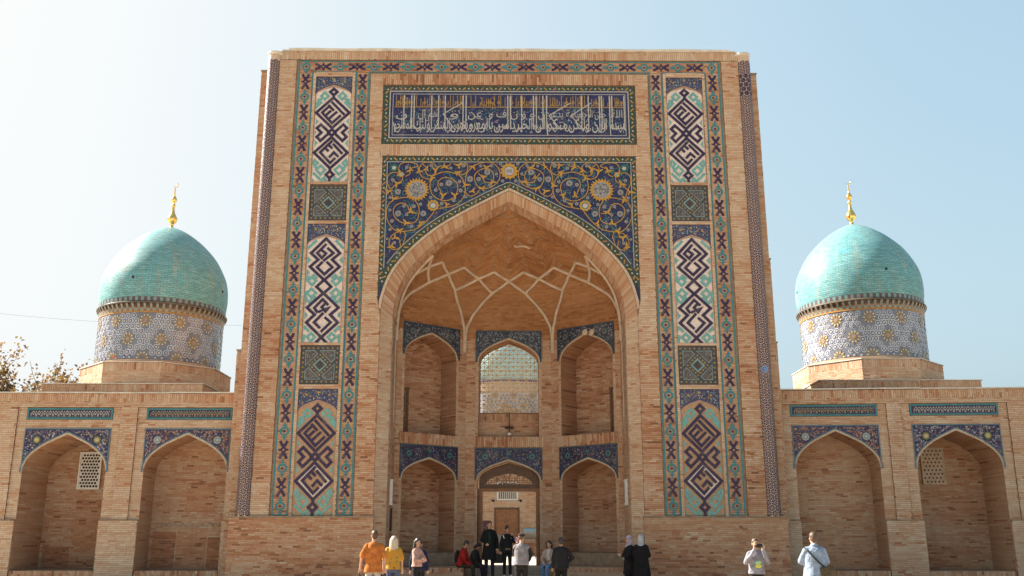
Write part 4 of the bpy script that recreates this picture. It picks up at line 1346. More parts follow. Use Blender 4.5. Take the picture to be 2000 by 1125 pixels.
# ---- lattice window of the upper middle niche
def in_arch(a, b, w, zb, z0, za, m=0.0):
    if b < zb + m or abs(a) > w - m: return False
    if b <= z0: return True
    return b < z0 + (za - z0) * np.interp(abs(a) / (w - m), PX, PZ) - m
lat = thing('lattice_window', 'arched wooden lattice window in the middle upper niche of the portal', 'window', (0, 4.5, 0))
LW = 1.13
mb = MB()
def clipline(mb, p, q, r):
    n = 80; run = []
    for t in np.linspace(0, 1, n):
        a, b = p[0] + (q[0] - p[0]) * t, p[1] + (q[1] - p[1]) * t
        if in_arch(a, b, LW, 6.27, 8.13, 8.99, 0.01):
            run.append((a, 0, b))
        else:
            if len(run) > 1: tube(mb, [run[0], run[-1]], r, 4)
            run = []
    if len(run) > 1: tube(mb, [run[0], run[-1]], r, 4)
pc = 2 * LW / 14
for i in range(15):
    a = -LW + i * pc
    clipline(mb, (a, 6.27), (a, 9.0), 0.017)
nz = 17
for j in range(nz + 1):
    clipline(mb, (-LW, 6.29 + j * pc), (LW, 6.29 + j * pc), 0.017 if j not in (5, 10) else 0.032)
for i in range(-9, 9):
    clipline(mb, (i * 2 * pc, 6.29), (i * 2 * pc + 3.0, 9.29), 0.016)
    clipline(mb, (i * 2 * pc, 6.29), (i * 2 * pc - 3.0, 9.29), 0.016)
mb.build('lattice', plain('pale_turned_wood', (0.50, 0.34, 0.19), 0.6, 0.2), lat)
mb = MB()
for P in ([(x, 0, z) for x, z in [(1.13, 6.27)] + arch(1.13, 8.13, 8.98) + [(-1.13, 6.27)]], [(-1.13, 0, 6.27), (1.13, 0, 6.27)]):
    tube(mb, P, 0.03, 6)
mb.build('frame', WOODL, lat)
pp = MB(); pb = MB()
box(pp, -1.14, 1.14, 4.40, 4.62, 5.34, 6.25)
bricks(pb, frame((0, 4.40, 0), (1, 0, 0), (0, -1, 0)), [rect(-1.14, 1.14, 5.36, 5.98)], tint=0.62, seed=130)
bricks(pb, swap(frame((0, 4.40, 0), (1, 0, 0), (0, -1, 0))), [swp(rect(-1.14, 1.14, 5.98, 6.25))], h=0.075, L=0.27, tint=0.7, seed=131)
pp.build('parapet', MORTAR, PORTAL)
pb.build('parapet_brickwork', BRICK, PORTAL, kind='stuff')
# floodlight pole on the parapet
fl_ = thing('niche_lamp', 'small dark lamp on a stem in front of the lattice window parapet', 'lamp', (0.0, 4.25, 5.34))
mb = MB(); tube(mb, [(0, 0, 0), (0, 0, 0.95)], 0.016, 6); mb.build('stem', BLACK, fl_)
mb = MB(); box(mb, -0.17, 0.17, -0.06, 0.06, 0.33, 0.38); mb.build('crossbar', BLACK, fl_)
mb = MB(); lathe(mb, [(0, 0.0), (0.07, 0.01), (0.07, 0.10), (0, 0.11)], 12, (0, -0.06, 0.06)); mb.build('lamp_head', WHITE, fl_)

# ---- the doorway below
door = thing('door_frame', 'dark wooden door frame with carved fretwork fanlight in the open doorway', 'door frame', (0, 4.28, 0.72))
mb = MB()
for s in (-1, 1):
    lo, hi = sorted((s * 1.145, s * 0.98))
    box(mb, lo, hi, -0.08, 0.12, 0, 2.62)
    box(mb, lo - 0.0, hi, -0.11, -0.081, 0, 0.35)
mb.build('jamb', WOODL, door)
mb = MB(); box(mb, -1.20, 1.20, -0.11, 0.12, 2.622, 2.74); mb.build('lintel', WOODL, door)
mb = MB()
o1 = [(1.12, 2.742)] + arch(1.12, 3.03, 3.68) + [(-1.12, 2.742)]
o2 = [(0.88, 2.90)] + arch(0.84, 2.92, 3.30) + [(-0.88, 2.90)]
n = len(o1)
for y0, y1 in ((-0.05, -0.05), (0.05, 0.05)):
    mb.quads([(x, y0, z) for x, z in o1] + [(x, y1, z) for x, z in o2], [(i, i + 1, n + i + 1, n + i) for i in range(n - 1)])
mb.quads([(x, -0.05, z) for x, z in o2] + [(x, 0.05, z) for x, z in o2], [(i, i + 1, n + i + 1, n + i) for i in range(n - 1)])
box(mb, -1.1, 1.1, -0.048, 0.048, 2.741, 2.90)
fan = mb.build('fanlight', WOOD, door)
mb = MB()
def ina(a, b): return abs(a) < 0.9 and 2.9 < b < 2.92 + 0.48 * np.interp(abs(a) / 0.9, PX, PZ)
for i in range(19):
    a = -0.86 + i * 0.0955
    zt = 2.92 + 0.48 * float(np.interp(abs(a) / 0.9, PX, PZ))
    tube(mb, [(a, 0, 2.9), (a, 0, zt)], 0.014, 4)
for j in range(6):
    zz = 2.95 + j * 0.082
    half = 0.9 * float(np.interp((zz - 2.92) / 0.48, PZ[::-1], PX[::-1])) if zz > 2.92 else 0.9
    tube(mb, [(-half, 0, zz), (half, 0, zz)], 0.014, 4)
for k in range(60):
    a, b = random.uniform(-0.8, 0.8), random.uniform(2.95, 3.3)
    if ina(a, b + 0.05): tube(mb, [(a - 0.04, 0, b - 0.04), (a + 0.06, 0, b + 0.06)], 0.018, 4)
mb.build('fretwork', WOODL, fan)
# open door leaves folded back into the passage
for s in (-1, 1):
    mb = MB(); lo, hi = sorted((s * 1.10, s * 1.04)); box(mb, lo, hi, 0.13, 1.05, 0.02, 2.6)
    mb.build('door_leaf', WOOD, door)

# ---- small doors of the upper side niches
for s in (-1, 1):
    dn = thing('niche_door', 'narrow dark wooden door in the upper niche ' + ('left' if s < 0 else 'right') + ' of the lattice window', 'door', group='doors of the upper niches')
    fn_ = FL if s < 0 else FR
    mb = MB()
    for a0, a1 in ((0.38, 0.47), (1.02, 1.11)):
        fbox(mb, fn_, a0, a1, 5.36, 7.02, -1.005, -0.94)
    fbox(mb, fn_, 0.36, 1.13, 7.021, 7.12, -1.005, -0.93)
    mb.build('frame', WOOD, dn)
    mb = MB(); fbox(mb, fn_, 0.472, 1.018, 5.37, 7.018, -1.0, -0.965)
    lf = mb.build('door_leaf', WOODL, dn)
    mb = MB()
    for a0, a1, b0, b1 in ((0.52, 0.72, 5.5, 6.1), (0.76, 0.97, 5.5, 6.1), (0.52, 0.72, 6.2, 6.9), (0.76, 0.97, 6.2, 6.9)):
        fbox(mb, fn_, a0, a1, b0, b1, -0.966, -0.953)
    mb.build('panel', WOOD, lf)

# ------------------------------------------------------------ the two low wings
def wing(side, label, pivot, rot, bays, dz, x_end, windows, strips):
    W = thing('arcade_wing', label, 'wall', pivot, math.radians(rot), 'low arcade wings beside the portal')
    F0 = frame((0, 0.06, 0), (1, 0, 0), (0, -1, 0))
    zt = 6.50 + dz; zr = 6.03 + dz; zp = 2.23; zf = 0.65
    z0, za, zs = 3.85 + dz, 5.17 + dz, 5.31 + dz
    w, ws, wr = 1.40, 1.455, 1.765
    xa, xb = sorted((0.0, x_end))
    cor = MB(); bw = MB(); sel = {'p': 0.35, 'at': []}
    holes = [opening(w, zf, z0, za - 0.07, c) for c, dep in bays]
    tess(cor, F0, [rect(xa, xb, 0, zt)] + holes)
    for c, dep in bays:
        niche(bw, cor, F0, w, c, zf, z0, za - 0.07, dep, tint=0.52, seed=200 + int(abs(c) * 7))
        arch_rim(bw, F0, c, 1.45, z0, za, w, za - 0.07, tint=0.15, n=60, d=0.03)
    # recessed field round every arch
    rec = []
    for c, dep in bays:
        r0, r1 = c - wr, c + wr
        if side < 0 and r1 > -0.35: r1 = xb
        if side > 0 and r0 < 0.35: r0 = xa + 0.10
        r1 = min(r1, xb); r0 = max(r0, xa)
        rec.append((r0, r1))
        P = [[(r0, zp), (c - w, zp), (c - w, z0), (c - ws, z0 + 0.12), (c - ws, zs), (c + ws, zs), (c + ws, z0 + 0.12), (c + w, z0), (c + w, zp), (r1, zp), (r1, zr), (r0, zr)]]
        ph = rect(c - 1.47, c + 1.47, 5.60 + dz, 6.01 + dz)
        ph = rect(max(r0 + .01, c - 1.47), min(r1 - .01, c + 1.47), 5.60 + dz, 6.01 + dz)
        bricks(bw, F0, P + [ph], tint=0.36, seed=210)
    rec.sort()
    edges = [xa] + [e for r in rec for e in r] + [xb]
    for e0, e1 in zip(edges[::2], edges[1::2]):
        if e1 - e0 > 0.05:
            bricks(bw, F0, [rect(e0, e1, zp, zr + 0.0)], bed=0.055, tint=0.34, seed=220)
    bricks(bw, F0, [rect(xa, xb, zr, 6.20 + dz)], bed=0.055, tint=0.42, seed=221)
    bricks(bw, swap(F0), [swp(rect(xa, xb, 6.20 + dz, zt))], h=0.075, L=0.30, bed=0.055, tint=0.46, seed=222)
    # plinth: proud of the wall, between the niches
    PF = frame((0, -0.06, 0), (1, 0, 0), (0, -1, 0))
    ed = [xa] + [e for c, d in sorted(bays) for e in (c - w, c + w)] + [xb]
    pm = MB()
    for e0, e1 in zip(ed[::2], ed[1::2]):
        if e1 - e0 < 0.05: continue
        bricks(bw, PF, [rect(e0, e1, 0.0, zp)], tint=0.30, seed=223, single=sel)
        mbp = MB()
        box(mbp, e0, e1, -0.06, 0.10, 0.0, zp)
        mbp.build('plinth', MORTAR, W)
        mbp = MB(); box(mbp, e0 - 0.005, e1 + 0.005, -0.085, 0.02, zp + 0.001, zp + 0.035)
        mbp.build('plinth_ledge', MORTAR, W)
        for xx, nn in ((e0, -1), (e1, 1)):
            bricks(bw, frame((xx, -0.06, 0), (0, 1, 0), (nn, 0, 0)), [rect(0, 0.12, zf, zp)], tint=0.5, L=0.12)
    single_bricks(W, PF, sel, hh=zp / round(zp / 0.062), ux=(1, 0, 0), n=(0, -1, 0))
    # step in front of the niches with its row of upright bricks
    for c, dep in bays:
        mbp = MB(); box(mbp, c - w + 0.02, c + w - 0.02, -0.02, 0.10, 0.0, zf - 0.012); mbp.build('niche_step', MORTAR, W)
        bricks(bw, swap(frame((0, -0.02, 0), (1, 0, 0), (0, -1, 0))), [swp(rect(c - w + 0.02, c + w - 0.02, 0.42, zf - 0.02))], h=0.075, L=0.22, tint=0.6, spread=0.6)
        bricks(bw, frame((0, -0.02, 0), (1, 0, 0), (0, -1, 0)), [rect(c - w + 0.02, c + w - 0.02, 0.0, 0.42)], tint=0.5)
    # mass behind, roof and flashing
    box(cor, xa, xb, 0.07, 0.3, zr, zt - 0.001)
    cor.face([(xa, 0.1, zt), (xb, 0.1, zt), (xb, 8.0, zt), (xa, 8.0, zt)])
    cor.face([(x_end, 0.06, 0), (x_end, 8.0, 0), (x_end, 8.0, zt), (x_end, 0.06, zt)])
    cor.build('wall_core', MORTAR, W)
    bw.build('brickwork', BRICK, W, kind='stuff')
    fl = MB()
    for k in range(int((xb - xa) / 1.2) + 1):
        x0 = xa + k * 1.2; x1 = min(x0 + 1.2, xb)
        if x1 - x0 < 0.1: continue
        dzj = random.uniform(-0.012, 0.012)
        box(fl, x0, x1, -0.05, 0.45, zt + 0.012 + dzj, zt + 0.055 + dzj)
    fl.build('coping', LEADMETAL, W)
    for (c, dep), st_ in zip(bays, strips):
        fl_cols = [PALE, (0.22, 0.2, 0.25), (0.10, 0.09, 0.22), (0.10, 0.09, 0.22), (0.25, 0.14, 0.06)] if st_ == 'white' else [ORANGE, ORANGE, (0.30, 0.28, 0.27), (0.12, 0.09, 0.14), (0.12, 0.09, 0.16)]
        spandrel(F0, W, c, ws, zs, 1.455, z0, za, NAVY if st_ == 'white' else (0.035, 0.025, 0.07), fl_cols,
                 ((0.10, 0.13, 0.07), (0.42, 0.30, 0.05), PALE) if st_ == 'white' else ((0.30, 0.32, 0.30), (0.18, 0.24, 0.24), PALE), d=0.035, edge=(0.09, 0.17, 0.22), n=420, size=1.05)
        # tile strip under the eaves
        mb = MB()
        s0, s1 = max(c - 1.46, xa + 0.02), min(c + 1.46, xb - 0.02)
        b0, b1 = 5.62 + dz, 6.0 + dz
        fbox(mb, F0, s0, s1, b0, b1, 0.0, 0.03, col=INK)
        ts = mb.build('tile_strip', GLAZE, W)
        mb = MB()
        stroke(mb, F0, rect(s0 + 0.03, s1 - 0.03, b0 + 0.03, b1 - 0.03), 0.055, 0.036, TURQ, closed=True)
        mb.build('tile_border', GLAZE, ts)
        mb = MB()
        n = 14
        for k in range(n):
            a = s0 + 0.12 + (s1 - s0 - 0.24) * (k + 0.5) / n
            hwk = (s1 - s0 - 0.24) / n / 2
            colr = (0.34, 0.31, 0.29) if st_ == 'white' else (0.22, 0.22, 0.14)
            stroke(mb, F0, [(a - hwk * .8, b0 + 0.10), (a - hwk * .8, b0 + 0.18), (a, b1 - 0.10), (a + hwk * .8, b0 + 0.18), (a + hwk * .8, b0 + 0.10)], 0.026, 0.0375, colr, thick=0.004)
            disc(mb, F0, (a, b0 + 0.17), 0.032, 0.039, (0.40, 0.38, 0.35) if st_ == 'white' else ORANGE, 6)
            disc(mb, F0, (a + hwk, b1 - 0.12), 0.024, 0.0392, PALE if st_ == 'white' else (0.30, 0.28, 0.2), 5)
            disc(mb, F0, (a, b0 + 0.09), 0.02, 0.0394, (0.1, 0.2, 0.2), 5)
        mb.build('floral_tile', GLAZE, ts, kind='stuff')
    return W

LWING = wing(-1, 'low brick arcade wing with two arched niches, under the dome by the autumn tree', (-9.3, 1.0, 0), 1.0, [(-5.77, 2.0), (-1.69, 1.2)], 0.0, -9.6, None, ['white', 'orange'])
RWING = wing(1, 'low brick arcade wing with two arched niches, behind the man in the pale jacket', (9.3, 1.0, 0), -4.0, [(1.84, 1.2), (5.85, 1.8)], 0.11, 9.8, None, ['orange', 'white'])

def repair(parent, c, depth, patches):
    mb = MB()
    FB_ = frame((0, 0.06 + depth, 0), (1, 0, 0), (0, -1, 0))
    for a0, a1, b0, b1, t_ in patches:
        bricks(mb, lambda a, b, d: FB_(a, b, d + 0.008), [rect(c + a0, c + a1, b0, b1)], tint=t_, spread=0.3, dd=0.006)
    mb.build('repair_brickwork', BRICK, parent, kind='stuff')
repair(LWING, -1.69, 1.2, [(-0.25, 0.75, 2.55, 3.55, 0.66), (-0.45, 0.55, 0.66, 2.0, 0.62), (-1.3, -0.5, 0.66, 1.9, 0.86), (0.6, 1.25, 0.66, 1.7, 0.84)])
repair(LWING, -5.77, 2.0, [(-0.3, 1.3, 1.2, 3.0, 0.72), (-1.3, -0.35, 0.66, 1.4, 0.85)])
repair(RWING, 1.84, 1.2, [(-1.3, 1.3, 0.66, 1.6, 0.62)])
mb = MB()
for k in range(26):
    x0 = -2.75 + k * 0.085
    box(mb, x0, x0 + 0.085, 1.225, 1.262, 2.08 + 0.04 * math.sin(k * 1.7), 2.115 + 0.05 * math.sin(k * 1.7 + .4) + 0.02 * (k % 3))
mb.build('broken_ledge', STONE, LWING, kind='stuff')

def niche_window(parent, label, loc, w, h, hexa):
    """pierced white plaster window with a raised frame, hung on the niche back"""
    t = thing('pierced_window', label, 'window', loc, parent.rotation_euler.z, 'pierced windows in the wing niches')
    fr = MB()
    fw_ = 0.06 if hexa else 0.035
    box(fr, -w / 2, w / 2, -0.06, 0, 0, fw_); box(fr, -w / 2, w / 2, -0.06, 0, h - fw_, h)
    box(fr, -w / 2, -w / 2 + fw_, -0.06, 0, fw_, h - fw_); box(fr, w / 2 - fw_, w / 2, -0.06, 0, fw_, h - fw_)
    fr.build('frame', WHITE if hexa else PLASTER, t)
    bk = MB(); box(bk, -w / 2 + fw_, w / 2 - fw_, -0.008, -0.002, fw_, h - fw_); bk.build('dark_opening', BLACK, t)
    # perforated screen: square cells with a round or six-sided hole
    sc = MB()
    iw, ih = w - 2 * fw_, h - 2 * fw_
    nx, nz = (6, 11) if hexa else (5, 9)
    cw, ch = iw / (nx + 0.5), ih / nz
    r = 0.34 * min(cw, ch) if hexa else 0.25 * min(cw, ch)
    if hexa: r = 0.45 * min(cw, ch)
    for j in range(nz):
        off = 0.0 if j % 2 else cw / 2
        for i in range(nx):
            cx = -iw / 2 + off + (i + 0.5) * cw; cz = fw_ + (j + 0.5) * ch
            N = 12 if not hexa else 6
            ring = [(cx + r * math.cos(2 * PI * (k + .5) / N), cz + r * math.sin(2 * PI * (k + .5) / N)) for k in range(N)]
            outer = []
            for (x, z) in ring:
                dx, dz_ = x - cx, z - cz
                f = min((cw / 2) / max(abs(dx), 1e-6), (ch / 2) / max(abs(dz_), 1e-6))
                outer.append((cx + dx * f, cz + dz_ * f))
            for k in range(N):
                k2 = (k + 1) % N
                sc.face([(ring[k][0], -0.035, ring[k][1]), (ring[k2][0], -0.035, ring[k2][1]), (outer[k2][0], -0.035, outer[k2][1]), (outer[k][0], -0.035, outer[k][1])])
                sc.face([(ring[k][0], -0.035, ring[k][1]), (ring[k2][0], -0.035, ring[k2][1]), (ring[k2][0], -0.008, ring[k2][1]), (ring[k][0], -0.008, ring[k][1])])
            # corners of the square cell
            for sx in (-1, 1):
                for sz in (-1, 1):
                    c4 = (cx + sx * cw / 2, cz + sz * ch / 2)
                    near = sorted(outer, key=lambda p: (p[0] - c4[0]) ** 2 + (p[1] - c4[1]) ** 2)[:2]
                    sc.face([(c4[0], -0.0351, c4[1])] + [(p[0], -0.0351, p[1]) for p in near])
        e0 = (-iw / 2, -iw / 2 + off) if off else (iw / 2 - cw / 2, iw / 2)
        box(sc, e0[0], e0[1], -0.035, -0.008, fw_ + j * ch, fw_ + (j + 1) * ch)
    sc.build('screen', WHITE if hexa else PLASTER, t)
    return t
def on_wing(Wg, x, y, z):
    r = Wg.rotation_euler.z
    return (Wg.location.x + x * math.cos(r) - y * math.sin(r), Wg.location.y + x * math.sin(r) + y * math.cos(r), z)
niche_window(LWING, 'white framed window with a honeycomb screen in the niche next to the autumn tree', on_wing(LWING, -5.70, 2.04, 3.36), 0.80, 1.32, True)
niche_window(RWING, 'pale plaster panel pierced with round holes in the outermost niche by the picture edge', on_wing(RWING, 5.58, 1.84, 3.50), 0.80, 1.28, False)

# ------------------------------------------------------------ the turquoise domes
DOMEP = [(2.50, 10.42), (2.56, 10.60), (2.60, 10.95), (2.60, 11.25), (2.57, 11.55), (2.50, 11.85), (2.38, 12.12), (2.22, 12.42), (2.02, 12.72), (1.78, 12.99), (1.52, 13.24), (1.24, 13.47), (0.95, 13.67), (0.65, 13.84), (0.36, 13.97), (0.12, 14.05), (0.0, 14.07)]
def smooth_prof(P, n=5):
    out = []
    for i in range(len(P) - 1):
        p0, p1, p2, p3 = P[max(i - 1, 0)], P[i], P[i + 1], P[min(i + 2, len(P) - 1)]
        for k in range(n):
            t = k / n
            out.append(tuple(0.5 * ((2 * p1[c]) + (-p0[c] + p2[c]) * t + (2 * p0[c] - 5 * p1[c] + 4 * p2[c] - p3[c]) * t * t + (-p0[c] + 3 * p1[c] - 3 * p2[c] + p3[c]) * t ** 3) for c in (0, 1)))
    return [(max(r, 0.0), z) for r, z in out + [P[-1]]]

def dome_mesh(prof, seg=96):
    mb = MB(); lathe(mb, prof, seg)
    me = mb.mesh('dome', True)
    me.materials.append(DOME)
    uv = me.uv_layers.new(name='UVMap')
    n = len(me.loops)
    vi = np.zeros(n, np.int32); me.loops.foreach_get('vertex_index', vi)
    row = vi // seg; k = (vi % seg).astype(float)
    q = np.arange(n) // 4
    kmin = np.minimum.reduceat(k, np.arange(0, n, 4)); kmax = np.maximum.reduceat(k, np.arange(0, n, 4))
    wrap = (kmax - kmin > 2)[q]
    k = np.where(wrap & (k == 0), seg, k)
    arc = np.concatenate([[0], np.cumsum([math.hypot(b[0] - a[0], b[1] - a[1]) for a, b in zip(prof, prof[1:])])])
    uv.data.foreach_set('uv', np.stack([k / seg * 2 * PI * 2.55, arc[row]], 1).astype(np.float32).ravel())
    return me

def drum_pattern(parent, R, z0, z1, phase, a_lo=-PI, a_hi=PI, pitch=0.25, stars=True):
    """girih mosaic: lattice of ringed polygons, with many-pointed ochre stars"""
    def cyl(a, b, d):
        t = np.asarray(a) / R - PI / 2
        rr = R + np.asarray(d)
        return np.stack([rr * np.cos(t), rr * np.sin(t), np.asarray(b, float)], -1)
    WH = (0.50, 0.52, 0.56); NV_ = (0.040, 0.050, 0.125); LAV = (0.20, 0.215, 0.265); OC = (0.27, 0.19, 0.07)
    circ = 2 * PI * R
    ns = int(round(circ / 1.28)); sp = circ / ns
    centres = []
    if stars:
        for r_, zc in enumerate((z0 + 0.06, z0 + 0.78, z0 + 1.50, z0 + 2.2)):
            for i in range(ns):
                a = (i + 0.5 * (r_ % 2)) * sp + phase
                a = (a + circ / 2) % circ - circ / 2
                centres.append((a, zc))
    mb = MB()
    n = int(round(circ / pitch)); pt = circ / n
    rows = int((z1 - z0) / (pt * 0.80)) + 1
    for j in range(rows):
        z = z0 + 0.07 + j * pt * 0.80
        for i in range(n):
            a = (i + 0.5 * (j % 2)) * pt
            a = (a + circ / 2) % circ - circ / 2
            if not (a_lo * R < a < a_hi * R): continue
            a += random.uniform(-.012, .012); zz = z + random.uniform(-.012, .012)
            if zz + 0.1 > z1 or zz - 0.1 < z0: 
                if zz > z1 - 0.02 or zz < z0 + 0.02: continue
            if any(abs(a - c[0]) < 0.33 and math.hypot(a - c[0], zz - c[1]) < 0.33 for c in centres): continue
            v = random.random()
            k = (4, 5, 6, 7)[int(v * 4)]
            rot = random.random() * 6
            jj = 0.0005 * ((i * 3 + j) % 5)
            cl = lambda r: min(r, z1 - zz, zz - z0)
            disc(mb, cyl, (a, zz), cl(0.125 * pitch / 0.27), 0.004 + jj, WH, k + 2, rot)
            disc(mb, cyl, (a, zz), cl(0.100 * pitch / 0.27), 0.007 + jj, LAV, k + 2, rot)
            disc(mb, cyl, (a, zz), cl(0.082 * pitch / 0.27), 0.010 + jj, NV_, k + 2, rot)
            disc(mb, cyl, (a, zz), cl(0.052 * pitch / 0.27), 0.013 + jj, WH, k + 1, rot)
            disc(mb, cyl, (a, zz), cl(0.030 * pitch / 0.27), 0.016 + jj, (0.36, 0.22, 0.06), 5, rot)
    for c in centres:
        if not (a_lo * R < c[0] < a_hi * R) : continue
        for k in range(10):
            t = k * PI / 5
            for r0, r1, w_, colr, dd in ((0.06, 0.30, 0.052, OC, 0.012), (0.16, 0.235, 0.026, WH, 0.015)):
                P = [(c[0] + r0 * math.cos(t), c[1] + r0 * math.sin(t)), (c[0] + (r0 + r1) / 2 * math.cos(t) - w_ * math.sin(t), c[1] + (r0 + r1) / 2 * math.sin(t) + w_ * math.cos(t)),
                     (c[0] + r1 * math.cos(t), c[1] + r1 * math.sin(t)), (c[0] + (r0 + r1) / 2 * math.cos(t) + w_ * math.sin(t), c[1] + (r0 + r1) / 2 * math.sin(t) - w_ * math.cos(t))]
                P = [(x, min(max(z, z0 + 0.005), z1 - 0.005)) for x, z in P]
                mb.face(cyl(np.array([p[0] for p in P]), np.array([p[1] for p in P]), np.full(4, dd)), 0.4, colr)
        if z0 + 0.1 < c[1] < z1 - 0.1:
            disc(mb, cyl, c, 0.09, 0.018, (0.24, 0.20, 0.22), 10); disc(mb, cyl, c, 0.045, 0.020, (0.42, 0.20, 0.04), 8)
    mb.build('star_mosaic', DRUMG, parent, kind='stuff')

def gilded_finial(parent, z):
    mb = MB()
    lathe(mb, smooth_prof([(0.13, 0), (0.085, 0.08), (0.07, 0.16), (0.12, 0.22), (0.205, 0.34), (0.21, 0.44), (0.16, 0.56), (0.085, 0.70), (0.06, 0.90), (0.065, 0.97), (0.10, 0.99), (0.10, 1.02), (0.06, 1.05), (0.055, 1.12), (0.10, 1.17), (0.125, 1.26), (0.09, 1.36), (0.035, 1.45), (0.025, 1.60), (0.018, 1.80), (0.0, 1.81)], 3), 20)
    f = mb.build('finial', GOLD, parent, smooth=True, loc=(0, 0, z))
    mb = MB()
    pts = [(0.12 * math.cos(t), 0, 1.93 + 0.12 * math.sin(t)) for t in np.linspace(math.radians(215), math.radians(405), 16)]
    tube(mb, pts, [0.004 + 0.022 * math.sin(PI * k / 15) for k in range(16)], 6)
    mb.build('crescent', GOLD, f, smooth=True)

def dome_tower(label, loc, dz, phase, holes, yaw, n_scar):
    T = thing('domed_tower', label, 'dome', loc, math.radians(yaw), 'turquoise domes on the wings')
    bw = MB(); cr = MB()
    zs, zo, zd = 7.07 + dz, 7.98 + dz, 7.98 + dz
    # square base
    box(cr, -3.08, 3.08, -3.5, 3.0, 6.3, zs - 0.02)
    for o, u_, n_, L_ in (((-3.08, -3.5, 0), (1, 0, 0), (0, -1, 0), 6.16), ((-3.08, 3.0, 0), (0, -1, 0), (-1, 0, 0), 6.5), ((3.08, -3.5, 0), (0, 1, 0), (1, 0, 0), 6.5)):
        fs = frame(o, u_, n_)
        bricks(bw, swap(fs), [swp(rect(0, L_, zs - 0.30, zs - 0.03))], h=0.075, L=0.27, tint=0.42)
        bricks(bw, fs, [rect(0, L_, 6.45, zs - 0.30)], tint=0.42)
    cp2 = MB(); box(cp2, -3.13, 3.13, -3.55, 3.05, zs - 0.019, zs + 0.012)
    rv = 2.75 / math.cos(PI / 8)
    V = [(rv * math.cos(PI / 8 + k * PI / 4), rv * math.sin(PI / 8 + k * PI / 4)) for k in range(8)]
    for k in range(8):
        p, q = V[k], V[(k + 1) % 8]
        cr.face([(p[0], p[1], zs), (q[0], q[1], zs), (q[0], q[1], zo), (p[0], p[1], zo)])
        L_ = math.hypot(q[0] - p[0], q[1] - p[1])
        u_ = ((q[0] - p[0]) / L_, (q[1] - p[1]) / L_, 0)
        fs = frame((p[0], p[1], 0), u_, (u_[1], -u_[0], 0))
        bricks(bw, fs, [rect(0, L_, zs + 0.02, zo - 0.30)], tint=0.36, seed=300 + k)
        bricks(bw, swap(fs), [swp(rect(0, L_, zo - 0.30, zo - 0.01))], h=0.075, L=0.29, tint=0.42, seed=300 + k)
    cr.face([(x, y, zo) for x, y in V])
    cr.build('brick_base', MORTAR, T)
    ring = [(x * 1.015, y * 1.015) for x, y in V]
    for k in range(8):
        p, q = ring[k], ring[(k + 1) % 8]; pi_, qi = V[k], V[(k + 1) % 8]
        cp2.face([(p[0], p[1], zo + 0.03), (q[0], q[1], zo + 0.03), (qi[0] * .86, qi[1] * .86, zo + 0.05), (pi_[0] * .86, pi_[1] * .86, zo + 0.05)])
        cp2.face([(p[0], p[1], zo - 0.005), (q[0], q[1], zo - 0.005), (q[0], q[1], zo + 0.03), (p[0], p[1], zo + 0.03)])
    cp2.build('flashing', LEADMETAL, T)
    bw.build('base_brickwork', BRICK, T, kind='stuff')
    mb = MB()
    lathe(mb, [(2.53, zd), (2.53, zd + 0.16)], 96)
    mb.build('drum_foot', BRICK, T)
    mb = MB()
    lathe(mb, [(2.50, zd + 0.05), (2.50, 10.40 + dz)], 96, col=(0.150, 0.160, 0.20))
    dr = mb.build('drum', DRUMG, T, smooth=True)
    drum_pattern(dr, 2.502, zd + 0.16, 9.94 + dz, phase)
    if n_scar:
        def cyl(a, b, d):
            t = np.asarray(a) / 2.5 - PI / 2; rr = 2.5 + np.asarray(d)
            return np.stack([rr * np.cos(t), rr * np.sin(t), np.asarray(b, float)], -1)
        mb = MB(); disc(mb, cyl, (-0.95, zd + 0.27), 0.075, 0.03, (0.45, 0.10, 0.03), 7); mb.build('bare_patch', GLAZE, dr)
    # cornice: ochre ring, chequer rows, bracketed lip
    mb = MB()
    z = 9.94 + dz
    lathe(mb, [(2.50, z), (2.525, z + 0.005), (2.525, z + 0.05), (2.51, z + 0.055)], 96, col=(0.42, 0.20, 0.04))
    n = 132
    def ringq(k, m, r0, za_, r1, zb_, colr):
        t0 = 2 * PI * k / m; t1 = 2 * PI * (k + 1) / m
        mb.face([(r0 * math.cos(t0), r0 * math.sin(t0), za_), (r0 * math.cos(t1), r0 * math.sin(t1), za_), (r1 * math.cos(t1), r1 * math.sin(t1), zb_), (r1 * math.cos(t0), r1 * math.sin(t0), zb_)], 0.4, colr)
    for k in range(n):
        c1 = (0.20, 0.30, 0.28) if k % 2 else (0.26, 0.11, 0.04)
        ringq(k, n, 2.512, z + 0.056, 2.53, z + 0.14, c1)
        c2 = (0.26, 0.11, 0.04) if k % 2 else (0.16, 0.22, 0.2)
        ringq(k, n, 2.53, z + 0.141, 2.545, z + 0.20, c2)
        t = 2 * PI * (k + 0.5) / n
        if k % 2 == 0:
            w_ = 0.045
            c, s_ = math.cos(t), math.sin(t)
            P = [(2.54, z + 0.20), (2.625, z + 0.32), (2.625, z + 0.36), (2.54, z + 0.36)]
            for sg in (-1, 1):
                mb.face([(r * c - sg * w_ * s_, r * s_ + sg * w_ * c, h_) for r, h_ in P], 0.4, (0.17, 0.13, 0.10))
            mb.face([(P[a][0] * c + sg * w_ * s_ * -1, P[a][0] * s_ + sg * w_ * c, P[a][1]) for a, sg in ((0, -1), (0, 1), (1, 1), (1, -1))], 0.4, (0.24, 0.24, 0.2))
            mb.face([(P[a][0] * c + sg * w_ * s_ * -1, P[a][0] * s_ + sg * w_ * c, P[a][1]) for a, sg in ((1, -1), (1, 1), (2, 1), (2, -1))], 0.4, (0.16, 0.12, 0.10))
        ringq(k, n, 2.545, z + 0.20, 2.56, z + 0.36, (0.09, 0.05, 0.03))
